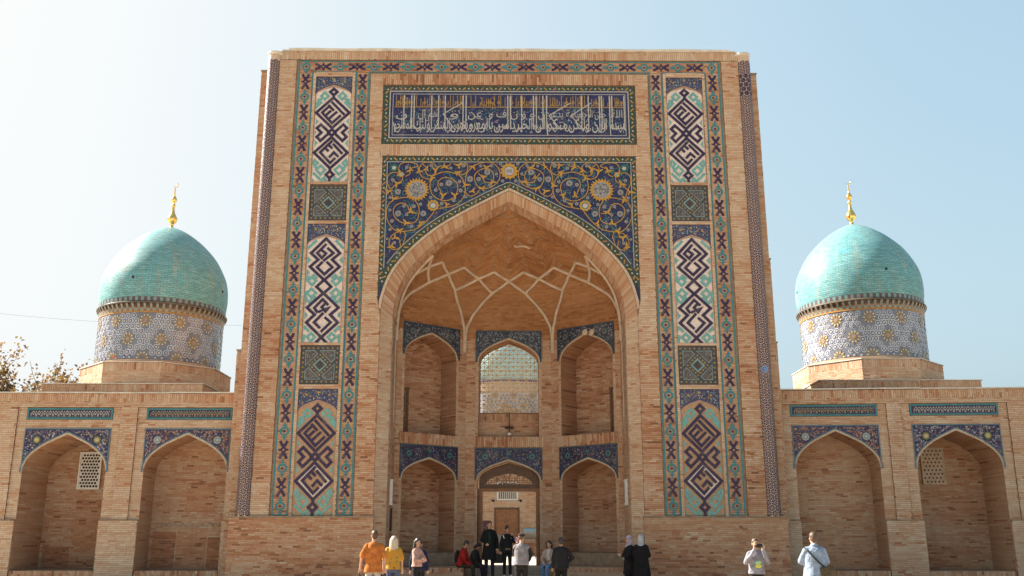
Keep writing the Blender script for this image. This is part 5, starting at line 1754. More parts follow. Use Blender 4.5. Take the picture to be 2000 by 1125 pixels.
    lathe(mb, [(2.56, z + 0.36), (2.64, z + 0.361), (2.64, z + 0.395), (2.55, z + 0.45)], 96, col=(0.13, 0.10, 0.07))
    for k in range(n):
        ringq(k, n, 2.552 + 0.004, z + 0.455, 2.565 + 0.004, z + 0.60, (0.16, 0.28, 0.26) if k % 2 else (0.10, 0.06, 0.09))
    mb.build('cornice', GLAZE, T, kind='stuff')
    prof = [(r, zz + dz) for r, zz in smooth_prof(DOMEP, 4)]
    dm_ = link('dome', dome_mesh(prof), T)
    zz_ = np.array([p[1] for p in prof]); rr_ = np.array([p[0] for p in prof])
    for az, zh in holes:
        r = float(np.interp(zh + dz, zz_, rr_))
        mb = MB()
        a = math.radians(az) - PI / 2
        c = Vector((math.cos(a), math.sin(a), 0.12))
        p = Vector((r * math.cos(a), r * math.sin(a), zh + dz))
        tube(mb, [p - c * 0.12, p + c * 0.02], 0.055, 8)
        mb.build('vent_hole', BLACK, dm_)
    gilded_finial(T, 14.03 + dz)
    T.scale = (0.94, 0.94, 1.0)
    return T

dome_tower('turquoise dome on a mosaic drum beside the autumn tree, streaked with brown stains', (-13.94, 5.6, 0), 0.0, 0.25, [(-9, 11.3), (82, 11.25)], 0.0, True)
dome_tower('turquoise dome on a mosaic drum above the wing behind the man in the pale jacket', (14.12, 5.6, 0), 0.13, 0.75, [(6, 11.5), (-92, 11.2)], 0.0, False)

# ------------------------------------------------------------ the court beyond the door
CB = thing('courtyard_building', 'brick building across the sunlit courtyard, seen through the open doorway', 'building', (0, 28.0, 0.70))
FC = frame((0, 28.0 - 28.0, 0), (1, 0, 0), (0, -1, 0))
mb = MB()
box(mb, -12, 12, 0.0, 10.0, 0, 8.55)
gab = [(-1.5, 8.4), (1.25, 8.4), (-0.12, 9.15)]
tess(mb, FC, [gab], 0.06); 
mb.build('wall', MORTAR, CB)
mb = MB()
bricks(mb, FC, [[(-3, 0.52), (3, 0.52), (3, 8.5), (-3, 8.5)], rect(-0.98, 0.56, 0.52, 2.84), rect(-0.84, 0.48, 3.26, 4.4)], tint=0.42, h=0.075)
bricks(mb, swap(FC), [swp(rect(-4, 4, 0.18, 0.50))], h=0.075, L=0.3, bed=0.03, tint=0.65, spread=0.6)
mb.build('brickwork', BRICK, CB, kind='stuff')
mb = MB(); box(mb, -0.97, 0.55, -0.06, 0.0, 2.72, 2.83); box(mb, -0.97, -0.87, -0.06, 0.0, 0, 2.72); box(mb, 0.45, 0.55, -0.06, 0.0, 0, 2.72)
dfr = mb.build('door_frame', WOOD, CB)
for a0, a1 in ((-0.865, -0.215), (-0.205, 0.445)):
    mb = MB(); box(mb, a0, a1, -0.035, 0.0, 0, 2.715); lf = mb.build('door_leaf', WOODL, CB)
    for z0, z1 in ((0.3, 1.1), (1.25, 1.9), (2.05, 2.6)):
        mb = MB(); box(mb, a0 + 0.1, a1 - 0.1, -0.05, -0.034, z0, z1); mb.build('panel', WOODL, lf)
mb = MB()
for a0, a1, b0, b1 in ((-0.83, 0.47, 3.27, 3.35), (-0.83, 0.47, 4.3, 4.38), (-0.83, -0.75, 3.351, 4.299), (0.39, 0.47, 3.351, 4.299)):
    box(mb, a0, a1, -0.06, 0.0, b0, b1)
wf = mb.build('window', WHITE, CB)
mb = MB()
for i in range(10): box(mb, -0.73 + i * 0.118, -0.70 + i * 0.118, -0.03, -0.005, 3.351, 4.299)
for j in range(8): box(mb, -0.749, 0.389, -0.032, -0.006, 3.40 + j * 0.118, 3.42 + j * 0.118)
mb.build('lattice', WHITE, wf)
mb = MB(); box(mb, -0.749, 0.389, -0.004, -0.001, 3.351, 4.299); mb.build('dark_opening', BLACK, wf)
for x in (-1.05, 0.62):
    lm = thing('wall_lamp', 'small dark lamp under the white window of the far building, ' + ('door side left' if x < 0 else 'door side right'), 'lamp', (x, 27.9, 3.92), group='lamps on the far building')
    mb = MB(); box(mb, -0.10, 0.10, -0.08, 0.08, 0, 0.06); box(mb, -0.04, 0.04, 0.08, 0.10, -0.05, 0.1); mb.build('lamp_body', BLACK, lm)
FD = thing('far_dome', 'large turquoise dome on a mosaic drum, seen through the lattice window', 'dome', (-0.1, 34.0, 9.25))
mb = MB(); lathe(mb, [(3.6, 0), (3.6, 1.75)], 64, col=(0.46, 0.46, 0.48)); dr = mb.build('drum', DRUMG, FD, smooth=True)
drum_pattern(dr, 3.605, 0.05, 1.70, 0.3, -0.5, 0.5)
mb = MB(); lathe(mb, [(3.62, 1.751), (3.66, 2.45)], 64, col=(0.58, 0.46, 0.33)); mb.build('pale_band', GLAZE, FD, smooth=True)
mb = MB(); lathe(mb, [(3.66, 2.451), (3.72, 2.55), (3.6, 2.6)], 64, col=(0.10, 0.08, 0.22)); mb.build('cornice', GLAZE, FD, smooth=True)
prof = [(r * 1.43, 2.55 + (z - 10.42) * 1.43) for r, z in smooth_prof(DOMEP, 3)]
fdm = dome_mesh(prof, 72); fdm.materials[0] = DOME_LIT; link('dome', fdm, FD)
gilded_finial(FD, prof[-1][1] - 0.05)
# display boards standing in the court
def board(label, x0, x1, z0, z1, y, cols):
    t = thing('display_board', label, 'board', ((x0 + x1) / 2, y, 0.70))
    w = (x1 - x0) / 2
    fn_ = frame((0, 0, 0), (1, 0, 0), (0, -1, 0))
    mb = MB(); box(mb, -w - 0.03, w + 0.03, 0.0, 0.04, z0 - 0.73, z1 - 0.67); mb.build('backing', WOOD, t)
    mb = MB()
    for k in range(len(cols)):
        h0 = z0 - 0.7 + (z1 - z0) * k / len(cols)
        fbox(mb, fn_, -w, w, h0, h0 + (z1 - z0) / len(cols), 0.0, 0.006, col=cols[k])
    if len(cols) == 3:
        for q in range(9):
            a = -w + 2 * w * (q + .5) / 9; hh = random.uniform(0.05, 0.2)
            fbox(mb, fn_, a - 0.03, a + 0.03, z0 - 0.6, z0 - 0.6 + hh, 0.005, 0.009, col=(0.20, 0.19, 0.16))
    mb.build('picture', GLAZE, t)
    for s in (-1, 1):
        mb = MB(); tube(mb, [(s * w * 0.85, 0.03, 0.0), (s * w * 0.85, 0.03, z0 - 0.70)], 0.02, 6); mb.build('leg', WOOD, t)
board('blue landscape picture board standing in the sunlit courtyard', 0.66, 1.33, 1.70, 2.19, 18.0, [(0.16, 0.15, 0.13), (0.25, 0.27, 0.28), (0.16, 0.32, 0.48)])
board('dark purple poster board behind the man in the long black coat', -1.62, -1.12, 1.95, 2.55, 18.0, [(0.035, 0.018, 0.035), (0.04, 0.02, 0.04)])
board('grey patterned panel between the coat man and the woman in black', -0.78, -0.42, 1.35, 1.9, 19.0, [(0.13, 0.12, 0.12), (0.16, 0.15, 0.14), (0.12, 0.12, 0.12)])
tb = thing('display_table', 'dark low table beneath the blue landscape picture board', 'table', (1.0, 17.4, 0.70))
mb = MB(); box(mb, -0.42, 0.42, -0.25, 0.25, 0.62, 0.80); mb.build('table_top', WOOD, tb)
for sx in (-1, 1):
    for sy in (-1, 1):
        mb = MB(); box(mb, sx * .37 - .03, sx * .37 + .03, sy * .2 - .03, sy * .2 + .03, 0, 0.62); mb.build('leg', WOOD, tb)

# ------------------------------------------------------------ fixtures on the portal
def portal_pt(x, y, z):
    a = math.radians(0.4)
    return (x * math.cos(a) - y * math.sin(a), x * math.sin(a) + y * math.cos(a), z)
for s in (-1, 1):
    t = thing('light_box', 'tall white light box fixed to the iwan jamb near the ' + ('girl in the pink top' if s < 0 else 'two women in headscarves'), 'lamp', portal_pt(s * 4.03, 1.25, 2.75), math.radians(0.4), 'white light boxes on the jambs')
    mb = MB(); lo, hi = sorted((0.0, -s * 0.10)); box(mb, lo, hi, -0.18, 0.18, 0, 0.86); mb.build('housing', WHITE, t)
    mb = MB(); lo, hi = sorted((-s * 0.101, -s * 0.112)); box(mb, lo, hi, -0.12, 0.12, 0.08, 0.78); mb.build('diffuser', plain('grey_diffuser_' + str(s), (0.25, 0.23, 0.21), 0.4), t)
t = thing('down_pipe', 'thin black pipe below the white light box by the girl in pink', 'pipe', portal_pt(-4.02, 1.25, 1.9))
mb = MB(); tube(mb, [(0.05, 0, 0), (0.05, 0, 0.75)], 0.03, 6); mb.build('pipe', BLACK, t)
for s in (-1, 1):
    t = thing('cable_conduit', 'pale cable conduit bent round the iwan jamb ' + ('above the pink-topped girl' if s < 0 else 'above the headscarf women'), 'conduit', portal_pt(s * 4.0, 1.3, 5.3), group='cable conduits on the jambs')
    mb = MB(); tube(mb, [(0, 0, 3.3), (0, 0, 0.35), (0, 0.05, 0.28), (0, 0.75, 0.02)], 0.022, 6); mb.build('conduit', PLASTER, t)
t = thing('floodlight_pair', 'pair of round pale floodlights on the dark tile of the upper niche', 'lamp', tuple(flip(FL)(np.array([1.28]), np.array([9.05]), np.array([0.14]))[0]))
for dx in (-0.12, 0.12):
    mb = MB()
    lathe(mb, [(0, -0.10), (0.08, -0.10), (0.115, 0.0), (0.12, 0.04), (0.0, 0.05)], 14)
    o = mb.build('lamp_head', PLASTER, t, smooth=False, loc=(dx, 0, 0)); o.rotation_euler = (math.radians(80), 0, math.radians(-38))

# ------------------------------------------------------------ tree and cables
LEAFC = []
for nm, c in (('brown_leaf', (0.13, 0.075, 0.035)), ('ochre_leaf', (0.17, 0.095, 0.03)), ('olive_leaf', (0.13, 0.115, 0.03)), ('dry_leaf', (0.11, 0.07, 0.05))):
    m = plain(nm, c, 0.7, 0.4, 3.0); LEAFC.append(m)
    nt = m.node_tree; b_ = nt.nodes['Principled BSDF']; tr_ = nt.nodes.new('ShaderNodeBsdfTranslucent'); ms_ = nt.nodes.new('ShaderNodeMixShader')
    tr_.inputs['Color'].default_value = (min(1, c[0] * 1.6), min(1, c[1] * 1.6), c[2] * 1.3, 1); ms_.inputs[0].default_value = 0.35
    nt.links.new(b_.outputs[0], ms_.inputs[1]); nt.links.new(tr_.outputs[0], ms_.inputs[2]); nt.links.new(ms_.outputs[0], nt.nodes['Material Output'].inputs['Surface'])
BARK = plain('bark', (0.17, 0.13, 0.10), 0.9, 0.3, 6.0, bmp=0.4)
def tree(label, loc, height, radius, nleaf, seed):
    rnd = random.Random(seed)
    T = thing('plane_tree', label, 'tree', loc)
    mb = MB(); tips = []; brown = MB()
    def limb(p, d, L, r, depth):
        pts = [p]; q = Vector(p); dd = Vector(d).normalized()
        n = 4
        for i in range(n):
            dd = (dd + Vector((rnd.uniform(-.22, .22), rnd.uniform(-.22, .22), rnd.uniform(-.02, .18)))).normalized()
            q = q + dd * (L / n); pts.append(tuple(q))
        tube(mb, pts, [r * (1 - 0.55 * i / n) for i in range(n + 1)], 6 if depth < 2 else 4)
        if depth >= 3:
            tips.extend(pts[2:]); return
        for k in range(5 if depth < 2 else 4):
            b = Vector(pts[rnd.randint(1 if depth else 2, n)])
            nd = (dd + Vector((rnd.uniform(-1, 1), rnd.uniform(-1, 1), rnd.uniform(-.15, .8)))).normalized()
            limb(tuple(b), nd, L * rnd.uniform(0.5, 0.72), r * 0.42, depth + 1)
        tips.append(pts[-1])
    limb((0, 0, 0), (0.04, 0, 1), height * 0.42, 0.28, 0)
    mb.build('trunk', BARK, T, smooth=True)
    me_v = [MB() for _ in LEAFC]
    low = min(t[2] for t in tips); top = max(t[2] for t in tips)
    k = 0
    while k < nleaf:
        t = rnd.choice(tips)
        f = (t[2] - low) / (top - low)
        if rnd.random() < f * 1.15 - 0.12: 
            if rnd.random() < 0.86: continue
        k += 1
        c = Vector(t) + Vector((rnd.gauss(0, .25), rnd.gauss(0, .25), rnd.gauss(0, .22)))
        s = rnd.uniform(0.06, 0.13)
        u = Vector((rnd.uniform(-1, 1), rnd.uniform(-1, 1), rnd.uniform(-1, 1))).normalized(); v = u.orthogonal().normalized()
        w = u.cross(v) * 0.35
        P = [c - u * s, c + v * s * .7 + w * s, c + u * s * 1.1, c - v * s * .7 + w * s]
        me_v[rnd.choices(range(4), (4, 3, 1.2, 2))[0]].face([tuple(p) for p in P])
    for m_, mbl in zip(LEAFC, me_v):
        mbl.build('crown', m_, T)
    return T
tree('autumn plane tree with sparse brown leaves at the picture edge, behind the low wing', (-29.0, 20.0, 0), 14.0, 5, 9500, 5)
tree('autumn plane tree with thin bare twigs, middle one behind the low wing', (-26.2, 21.0, 0), 13.7, 4, 6500, 9)
tree('nearly bare autumn tree closest to the dome base behind the low wing', (-23.2, 22.0, 0), 13.0, 4, 3200, 14)
CABLE = plain('cable_sheath', (0.10, 0.10, 0.11), 0.7)
t = thing('overhead_cable', 'thin overhead cable crossing the sky above the autumn tree', 'cable', (0, 0, 0))
mb = MB()
P = [(-34 + 22 * k / 24, 18, 14.2 - 1.5 * k / 24 - 1.2 * math.sin(PI * k / 24) * 0.4) for k in range(25)]
tube(mb, P, 0.006, 4)
mb.build('cable', CABLE, t)
mb = MB(); tube(mb, [(-32.0, 18, 14.03), (-31.7, 18, 14.08), (-31.4, 18, 13.99)], 0.02, 4); mb.build('clamp', CABLE, t)

# ------------------------------------------------------------ people
_fab = {}
def fabric(c, rough=0.9):
    k = tuple(c)
    if k not in _fab:
        m, nt, b = new_mat('fabric')
        cc = mix(nt, c, ramp(nt, noise(nt, 7.0, 4, 0.6), [(0.3, 0.52), (0.7, 0.98)]), 1.0)
        nt.links.new(cc, b.inputs['Base Color'])
        b.inputs['Roughness'].default_value = rough
        b.inputs['Specular IOR Level'].default_value = 0.2
        bump(nt, b, noise(nt, 8.0, 3, 0.5), 0.9, 0.06)
        _fab[k] = m
    return _fab[k]
def floral_fabric():
    m, nt, b = new_mat('flower_print_fabric')
    tc = nt.nodes.new('ShaderNodeTexCoord')
    v = nt.nodes.new('ShaderNodeTexVoronoi'); v.inputs['Scale'].default_value = 11.0
    nt.links.new(tc.outputs['Object'], v.inputs['Vector'])
    sepz = nt.nodes.new('ShaderNodeSeparateColor'); nt.links.new(v.outputs['Color'], sepz.inputs['Color'])
    spots = ramp(nt, sepz.outputs['Red'], [(0.0, (0.40, 0.19, 0.014)), (0.55, (0.40, 0.19, 0.014)), (0.56, (0.10, 0.09, 0.03)), (0.72, (0.45, 0.06, 0.02)), (0.86, (0.12, 0.16, 0.05)), (1.0, (0.5, 0.4, 0.25))])
    nt.nodes[-1].color_ramp.interpolation = 'CONSTANT'
    msk = ramp(nt, v.outputs['Distance'], [(0.30, 1.0), (0.42, 0.0)])
    nt.links.new(mix(nt, (0.40, 0.19, 0.014), spots, msk, 'MIX'), b.inputs['Base Color'])
    b.inputs['Roughness'].default_value = 0.85
    return m
FLORAL = floral_fabric()
SKIN = plain('skin', (0.42, 0.23, 0.155), 0.55, 0.06, 10.0)
SKIND = plain('tanned_skin', (0.32, 0.165, 0.105), 0.55, 0.06, 10.0)
def hairmat(c): return plain('hair', c, 0.5, 0.35, 40.0, bmp=0.5)
HBLACK = hairmat((0.014, 0.011, 0.010)); HBROWN = hairmat((0.07, 0.035, 0.018)); HRED = hairmat((0.065, 0.022, 0.009)); HBLOND = hairmat((0.45, 0.36, 0.26))
LIP = plain('lip', (0.30, 0.10, 0.08), 0.5, 0.05); EYE = plain('eye', (0.02, 0.015, 0.012), 0.3, 0.05)

def capsule(mb, p, q, r0, r1, seg=10):
    p, q = Vector(p), Vector(q)
    d = q - p
    L = d.length
    if L < 1e-6: d = Vector((0, 0, 1))
    d = d.normalized(); a = d.orthogonal().normalized(); b = d.cross(a)
    rings = []
    for t in (-PI / 2 + .3, -PI / 4, 0): rings.append((p + d * r0 * math.sin(t), r0 * math.cos(t)))
    for f in (0.33, 0.66): rings.append((p.lerp(q, f), r0 + (r1 - r0) * f))
    for t in (0, PI / 4, PI / 2 - .3): rings.append((q + d * r1 * math.sin(t), r1 * math.cos(t)))
    V = [tuple(c + (a * math.cos(2 * PI * k / seg) + b * math.sin(2 * PI * k / seg)) * r) for c, r in rings for k in range(seg)]
    n = len(rings)
    mb.quads(V, [(i * seg + k, i * seg + (k + 1) % seg, (i + 1) * seg + (k + 1) % seg, (i + 1) * seg + k) for i in range(n - 1) for k in range(seg)])
    mb.face(V[:seg][::-1]); mb.face(V[-seg:])

def ellip(mb, c, rx, ry, rz, R=None, n=12, m=8):
    V = []
    for i in range(1, m):
        t = PI * i / m
        for k in range(n):
            v = Vector((rx * math.sin(t) * math.cos(2 * PI * k / n), ry * math.sin(t) * math.sin(2 * PI * k / n), rz * math.cos(t)))
            if R is not None: v = R @ v
            V.append(tuple(Vector(c) + v))
    mb.quads(V, [(i * n + k, i * n + (k + 1) % n, (i + 1) * n + (k + 1) % n, (i + 1) * n + k) for i in range(m - 2) for k in range(n)])
    mb.face(V[:n][::-1]); mb.face(V[-n:])

def body_loft(mb, rows, T, seg=16):
    """closed loft of elliptic sections (x, y, z, rx, ry), carried through the transform T"""
    V = []
    for x, y, z, rx, ry in rows:
        for k in range(seg):
            t = 2 * PI * k / seg
            c, s = math.cos(t), math.sin(t)
            V.append(tuple(T(Vector((x + rx * math.copysign(abs(c) ** 0.85, c), y + ry * math.copysign(abs(s) ** 0.85, s), z)))))
    n = len(rows)
    mb.quads(V, [(i * seg + k, i * seg + (k + 1) % seg, (i + 1) * seg + (k + 1) % seg, (i + 1) * seg + k) for i in range(n - 1) for k in range(seg)])
    mb.face(V[:seg][::-1]); mb.face(V[-seg:])

def soft(mb, name, mat, parent, vox=0.012, it=3):
    o = mb.build(name, mat, parent)
    r = o.modifiers.new('skin', 'REMESH'); r.mode = 'VOXEL'; r.voxel_size = vox; r.use_smooth_shade = True
    s = o.modifiers.new('smooth', 'SMOOTH'); s.iterations = it; s.factor = 0.5
    return o

def person(label, x, Y, z0, turn, H, arms, legs=None, top=None, bottom=None, hair=None, skin=SKIN, tilt=0.0, pelvis=(0, 0, 0.93),
           head_turn=0.0, head_nod=0.0, build=1.0, shoes=(0.03, 0.025, 0.022), group=None, face=True):
    build = build * 0.93
    P = thing('person', label, 'person', (x, Y - 32.0, z0), math.radians(turn), group)
    S = H / 1.75
    Rt = Matrix.Rotation(math.radians(tilt), 3, 'X')
    pv = Vector(pelvis)
    def T(v): return (pv + Rt @ (Vector(v) - Vector((0, 0, 0.93)))) * S
    def G(v): return Vector(v) * S
    hc = Vector((0, -0.015, 1.635))
    Rh = Matrix.Rotation(math.radians(head_turn), 3, 'Z') @ Matrix.Rotation(math.radians(head_nod), 3, 'X')
    Rb = Rt @ Rh
    def Hd(v): return T(hc) + (Rb @ Vector(v)) * S
    b = MB()
    B = build
    torso = [(0, .01, .86, .15 * B, .105 * B), (0, .01, .93, .165 * B, .115 * B), (0, 0, 1.06, .142 * B, .10 * B), (0, 0, 1.22, .162 * B, .108 * B), (0, .0, 1.36, .172 * B, .105 * B), (0, .01, 1.42, .14 * B, .085), (0, .015, 1.475, .07, .06)]
    body_loft(b, torso, T)
    capsule(b, T((0, .015, 1.45)), T((0, -.005, 1.57)), .056 * S, .052 * S)
    # head: skull, jaw, nose, brow, ears
    ellip(b, Hd((0, .012, .03)), .074 * S, .092 * S, .092 * S, Rb)
    ellip(b, Hd((0, -.022, -.035)), .060 * S, .068 * S, .080 * S, Rb)
    capsule(b, Hd((0, -.082, .012)), Hd((0, -.103, -.022)), .009 * S, .014 * S, 6)
    ellip(b, Hd((0, -.072, -.088)), .026 * S, .018 * S, .018 * S, Rb)
    ellip(b, Hd((0, -.080, .030)), .048 * S, .012 * S, .010 * S, Rb)
    for s in (-1, 1):
        ellip(b, Hd((s * .076, .012, -.012)), .010 * S, .022 * S, .032 * S, Rb)
    legs = legs or {-1: ((-.09, .01, .90), (-.10, -.02, .49), (-.105, .02, .09)), 1: ((.09, .01, .90), (.10, -.01, .49), (.115, .03, .09))}
    for s in (-1, 1):
        h, k, a = [G(v) for v in legs[s]]
        capsule(b, h, k, .082 * S * B, .054 * S); capsule(b, k, a, .054 * S, .036 * S)
    hands = {}
    for s in (-1, 1):
        e, w = arms[s][0], arms[s][1]
        sh = T((s * .162 * B, .01, 1.395)); e = T(e); w = T(w)
        capsule(b, T((s * .10, .01, 1.41)), sh, .065 * S, .058 * S)
        capsule(b, sh, e, .052 * S, .040 * S); capsule(b, e, w, .040 * S, .026 * S)
        d = (w - e).normalized()
        if len(arms[s]) > 2: d = (T(arms[s][2]) - T((0, 0, 0))).normalized()
        side = d.cross(Vector((0, 1, 0)))
        if side.length < 0.2: side = d.cross(Vector((1, 0, 0)))
        side.normalize(); nrm = d.cross(side).normalized()
        pc_ = w + d * .045 * S
        M = Matrix((side, nrm, d)).transposed()
        ellip(b, pc_, .040 * S, .016 * S, .052 * S, M, 10, 6)
        for f, (o_, L_) in enumerate(((-.030, .058), (-.011, .070), (.010, .066), (.030, .050))):
            p0 = pc_ + side * o_ * S + d * .035 * S
            p1 = p0 + (d * .8 + nrm * -s * .25).normalized() * L_ * .55 * S
            p2 = p1 + (d * .55 + nrm * -s * .8).normalized() * L_ * .5 * S
            capsule(b, p0, p1, .0095 * S, .009 * S, 6); capsule(b, p1, p2, .009 * S, .0075 * S, 6)
        t0 = pc_ + side * -.035 * S - d * .015 * S
        t1 = t0 + (side * -.8 + d * .6).normalized() * .035 * S
        capsule(b, t0, t1, .012 * S, .010 * S, 6); capsule(b, t1, t1 + (d * .9 + nrm * -s * .3).normalized() * .028 * S, .010 * S, .008 * S, 6)
        hands[s] = pc_ + d * .05 * S
    for s in (-1, 1):
        a = G(legs[s][2]); tdir = Vector((s * .12, -1, 0)).normalized()
        capsule(b, a + Vector((0, .02, -.05)) * S, a + tdir * .14 * S + Vector((0, 0, -.06)) * S, .034 * S, .028 * S)
    soft(b, 'body', skin, P, 0.0105, 2)
    # shoes
    for s in (-1, 1):
        m = MB(); a = G(legs[s][2]); tdir = Vector((s * .12, -1, 0)).normalized()
        capsule(m, a + Vector((0, .025, -.048)) * S, a + tdir * .16 * S + Vector((0, 0, -.056)) * S, .044 * S, .038 * S)
        soft(m, 'shoe', fabric(shoes), P, 0.016)
    # clothing
    if bottom:
        m = MB()
        if bottom[0] == 'trousers':
            body_loft(m, [(0, .01, .84, .165 * B, .125 * B), (0, .01, .93, .18 * B, .13 * B), (0, 0, 1.03, .16 * B, .118 * B)], T)
            for s in (-1, 1):
                h, k, a = [G(v) for v in legs[s]]
                a = k.lerp(a, bottom[2] if len(bottom) > 2 else 0.97)
                capsule(m, h, k, .098 * S * B, .070 * S); capsule(m, k, a, .070 * S, .056 * S)
            soft(m, 'trousers', fabric(bottom[1]), P, 0.015)
        else:
            hem = bottom[2]; fl = bottom[3]
            body_loft(m, [(0, .01, 1.03, .16 * B, .118 * B), (0, .01, .93, .185 * B, .135 * B), (0, .01, .8, .20 * B, .15 * B), (0, .01, (0.8 + hem) / 2, .20 * B + fl * .5, .16 * B + fl * .4), (0, .01, hem, .20 * B + fl, .17 * B + fl * .8)], T)
            soft(m, 'skirt', fabric(bottom[1]), P, 0.016)
    if top:
        m = MB(); c, hem, sleeve, loose = top[0], top[1], top[2], top[3]
        q = loose
        rows = [(0, .005, 1.505, .068, .062), (0, .01, 1.475, .10 * B, .08), (0, .01, 1.43, .145 * B, .098 + q * .5), (0, 0, 1.36, .172 * B + q * .5, .120 * B + q), (0, 0, 1.22, .178 * B + q, .125 * B + q), (0, 0, 1.06, .162 * B + q * 1.3, .122 * B + q * 1.2), (0, .01, .94, .18 * B + q * 1.3, .132 * B + q * 1.2)]
        rows = [r for r in rows if r[2] > hem + 0.02] + [(0, .01, hem, .182 * B + q * 1.5 + max(0, .94 - hem) * .10, .135 * B + q * 1.4 + max(0, .94 - hem) * .08)]
        body_loft(m, rows, T)
        for s in (-1, 1):
            sh = T((s * .162 * B, .01, 1.395)); e = T(arms[s][0]); w = T(arms[s][1])
            capsule(m, T((s * .07, .01, 1.425)), sh, .066 * S, .066 * S + q * .3)
            if sleeve == 'none': continue
            if sleeve == 'short':
                capsule(m, sh, sh.lerp(e, 0.85), .068 * S + q * .4, .066 * S + q * .5)
            else:
                capsule(m, sh, e, .066 * S + q * .3, .055 * S + q * .3); capsule(m, e, e.lerp(w, 0.97), .055 * S + q * .3, .040 * S + q * .2)
        nm = top[4] if len(top) > 4 else 'shirt'
        soft(m, nm, c if hasattr(c, 'node_tree') else fabric(c), P, 0.014)
    if hair:
        m = MB(); st_ = hair[0]
        if st_ in ('short', 'long', 'bun', 'bob', 'shoulder'):
            ellip(m, Hd((0, .022, .045)), .084 * S, .098 * S, .094 * S, Rb)
            ellip(m, Hd((0, .055, -.005)), .074 * S, .062 * S, .080 * S, Rb)
            if st_ == 'bun': ellip(m, Hd((0, .05, .14)), .042 * S, .042 * S, .040 * S, Rb)
            if st_ in ('long', 'shoulder'):
                L_ = -.36 if st_ == 'long' else -.22
                for k in range(7):
                    t = PI * (k / 6)
                    capsule(m, Hd((.078 * math.cos(t), .03 + .065 * math.sin(t), .03)), Hd((.115 * math.cos(t), .06 + .075 * math.sin(t), L_ + .03 * math.sin(k * 5))), .036 * S, .024 * S, 8)
            if st_ == 'bob':
                for k in range(7):
                    t = PI * (k / 6)
                    capsule(m, Hd((.08 * math.cos(t), .02 + .06 * math.sin(t), .03)), Hd((.088 * math.cos(t), .03 + .07 * math.sin(t), -.12)), .034 * S, .028 * S, 8)
            soft(m, 'hair', hair[1], P, 0.011, 2)
        elif st_ == 'cap':
            ellip(m, Hd((0, .02, .03)), .082 * S, .096 * S, .085 * S, Rb)
            soft(m, 'hair', hair[1], P, 0.012, 2)
            m = MB()
            ellip(m, Hd((0, .0, .085)), .102 * S, .128 * S, .042 * S, Rb)
            ellip(m, Hd((0, -.10, .06)), .072 * S, .055 * S, .014 * S, Rb)
            soft(m, 'flat_cap', fabric(hair[2]), P, 0.012, 2)
        elif st_ == 'scarf':
            ellip(m, Hd((0, .025, .035)), .098 * S, .112 * S, .110 * S, Rb)
            ellip(m, Hd((0, .045, -.06)), .095 * S, .085 * S, .12 * S, Rb)
            capsule(m, Hd((0, .02, -.12)), T((0, .01, 1.43)), .085 * S, .125 * S, 12)
            capsule(m, T((0, -.06, 1.44)), T((0, -.09, 1.32)), .07 * S, .05 * S, 10)
            soft(m, 'headscarf', fabric(hair[1]), P, 0.013, 3)
    if face:
        for s in (-1, 1):
            m = MB(); ellip(m, Hd((s * .030, -.086, .012)), .012 * S, .008 * S, .007 * S, Rb, 8, 6); m.build('eye', EYE, P, smooth=True)
            m = MB(); ellip(m, Hd((s * .031, -.090, .034)), .018 * S, .007 * S, .005 * S, Rb, 8, 6); m.build('eyebrow', hair[1] if hair and st_ != 'scarf' else HBLACK, P, smooth=True)
        m = MB(); ellip(m, Hd((0, -.090, -.058)), .022 * S, .010 * S, .008 * S, Rb, 8, 6); m.build('mouth', LIP, P, smooth=True)
    P['_'] = 0; del P['_']
    M0 = Matrix.Translation(P.location) @ Matrix.Rotation(math.radians(turn), 4, 'Z')
    return P, (lambda v: M0 @ T(v)), {s: M0 @ hands[s] for s in hands}

def hang(s, out=0.0, fwd=0.0):
    return ((s * (.20 + out), .03 - fwd * .3, 1.15), (s * (.205 + out * 1.3), -.03 - fwd, .90))
def carried(name, label, cat): return thing(name, label, cat)

# man in the orange shirt, walking towards the wall
p, T1, h1 = person('man in a loose orange shirt and pale trousers walking towards the wall', -3.33, 24.7, 0, 186, 1.83,
    {-1: hang(-1, .05), 1: hang(1, .08, .03)}, {-1: ((-.09, .01, .90), (-.10, -.10, .50), (-.10, -.02, .09)), 1: ((.09, .01, .90), (.11, .02, .50), (.12, .20, .14))},
    top=((0.50, 0.155, 0.035), 0.80, 'short', .022), bottom=('trousers', (0.46, 0.43, 0.40)), hair=('short', HRED), build=1.06, face=False, head_turn=12)
bg_ = carried('tote_bag', 'black and white tote bag hanging beside the man in the orange shirt', 'bag'); bg_.location = h1[1]
mb = MB(); box(mb, -0.05, 0.05, -0.13, 0.13, -0.42, -0.20); body_ = mb.build('bag_body', fabric((0.03, 0.03, 0.03)), bg_)
mb = MB(); box(mb, -0.045, 0.045, -0.12, 0.12, -0.55, -0.421); mb.build('bag_base', fabric((0.6, 0.58, 0.52)), bg_)
mb = MB(); tube(mb, [(0, -0.10, -0.20), (0, -0.06, -0.03), (0, 0, 0.0), (0, 0.06, -0.03), (0, 0.10, -0.20)], 0.010, 5); mb.build('handle', fabric((0.03, 0.03, 0.03)), bg_)

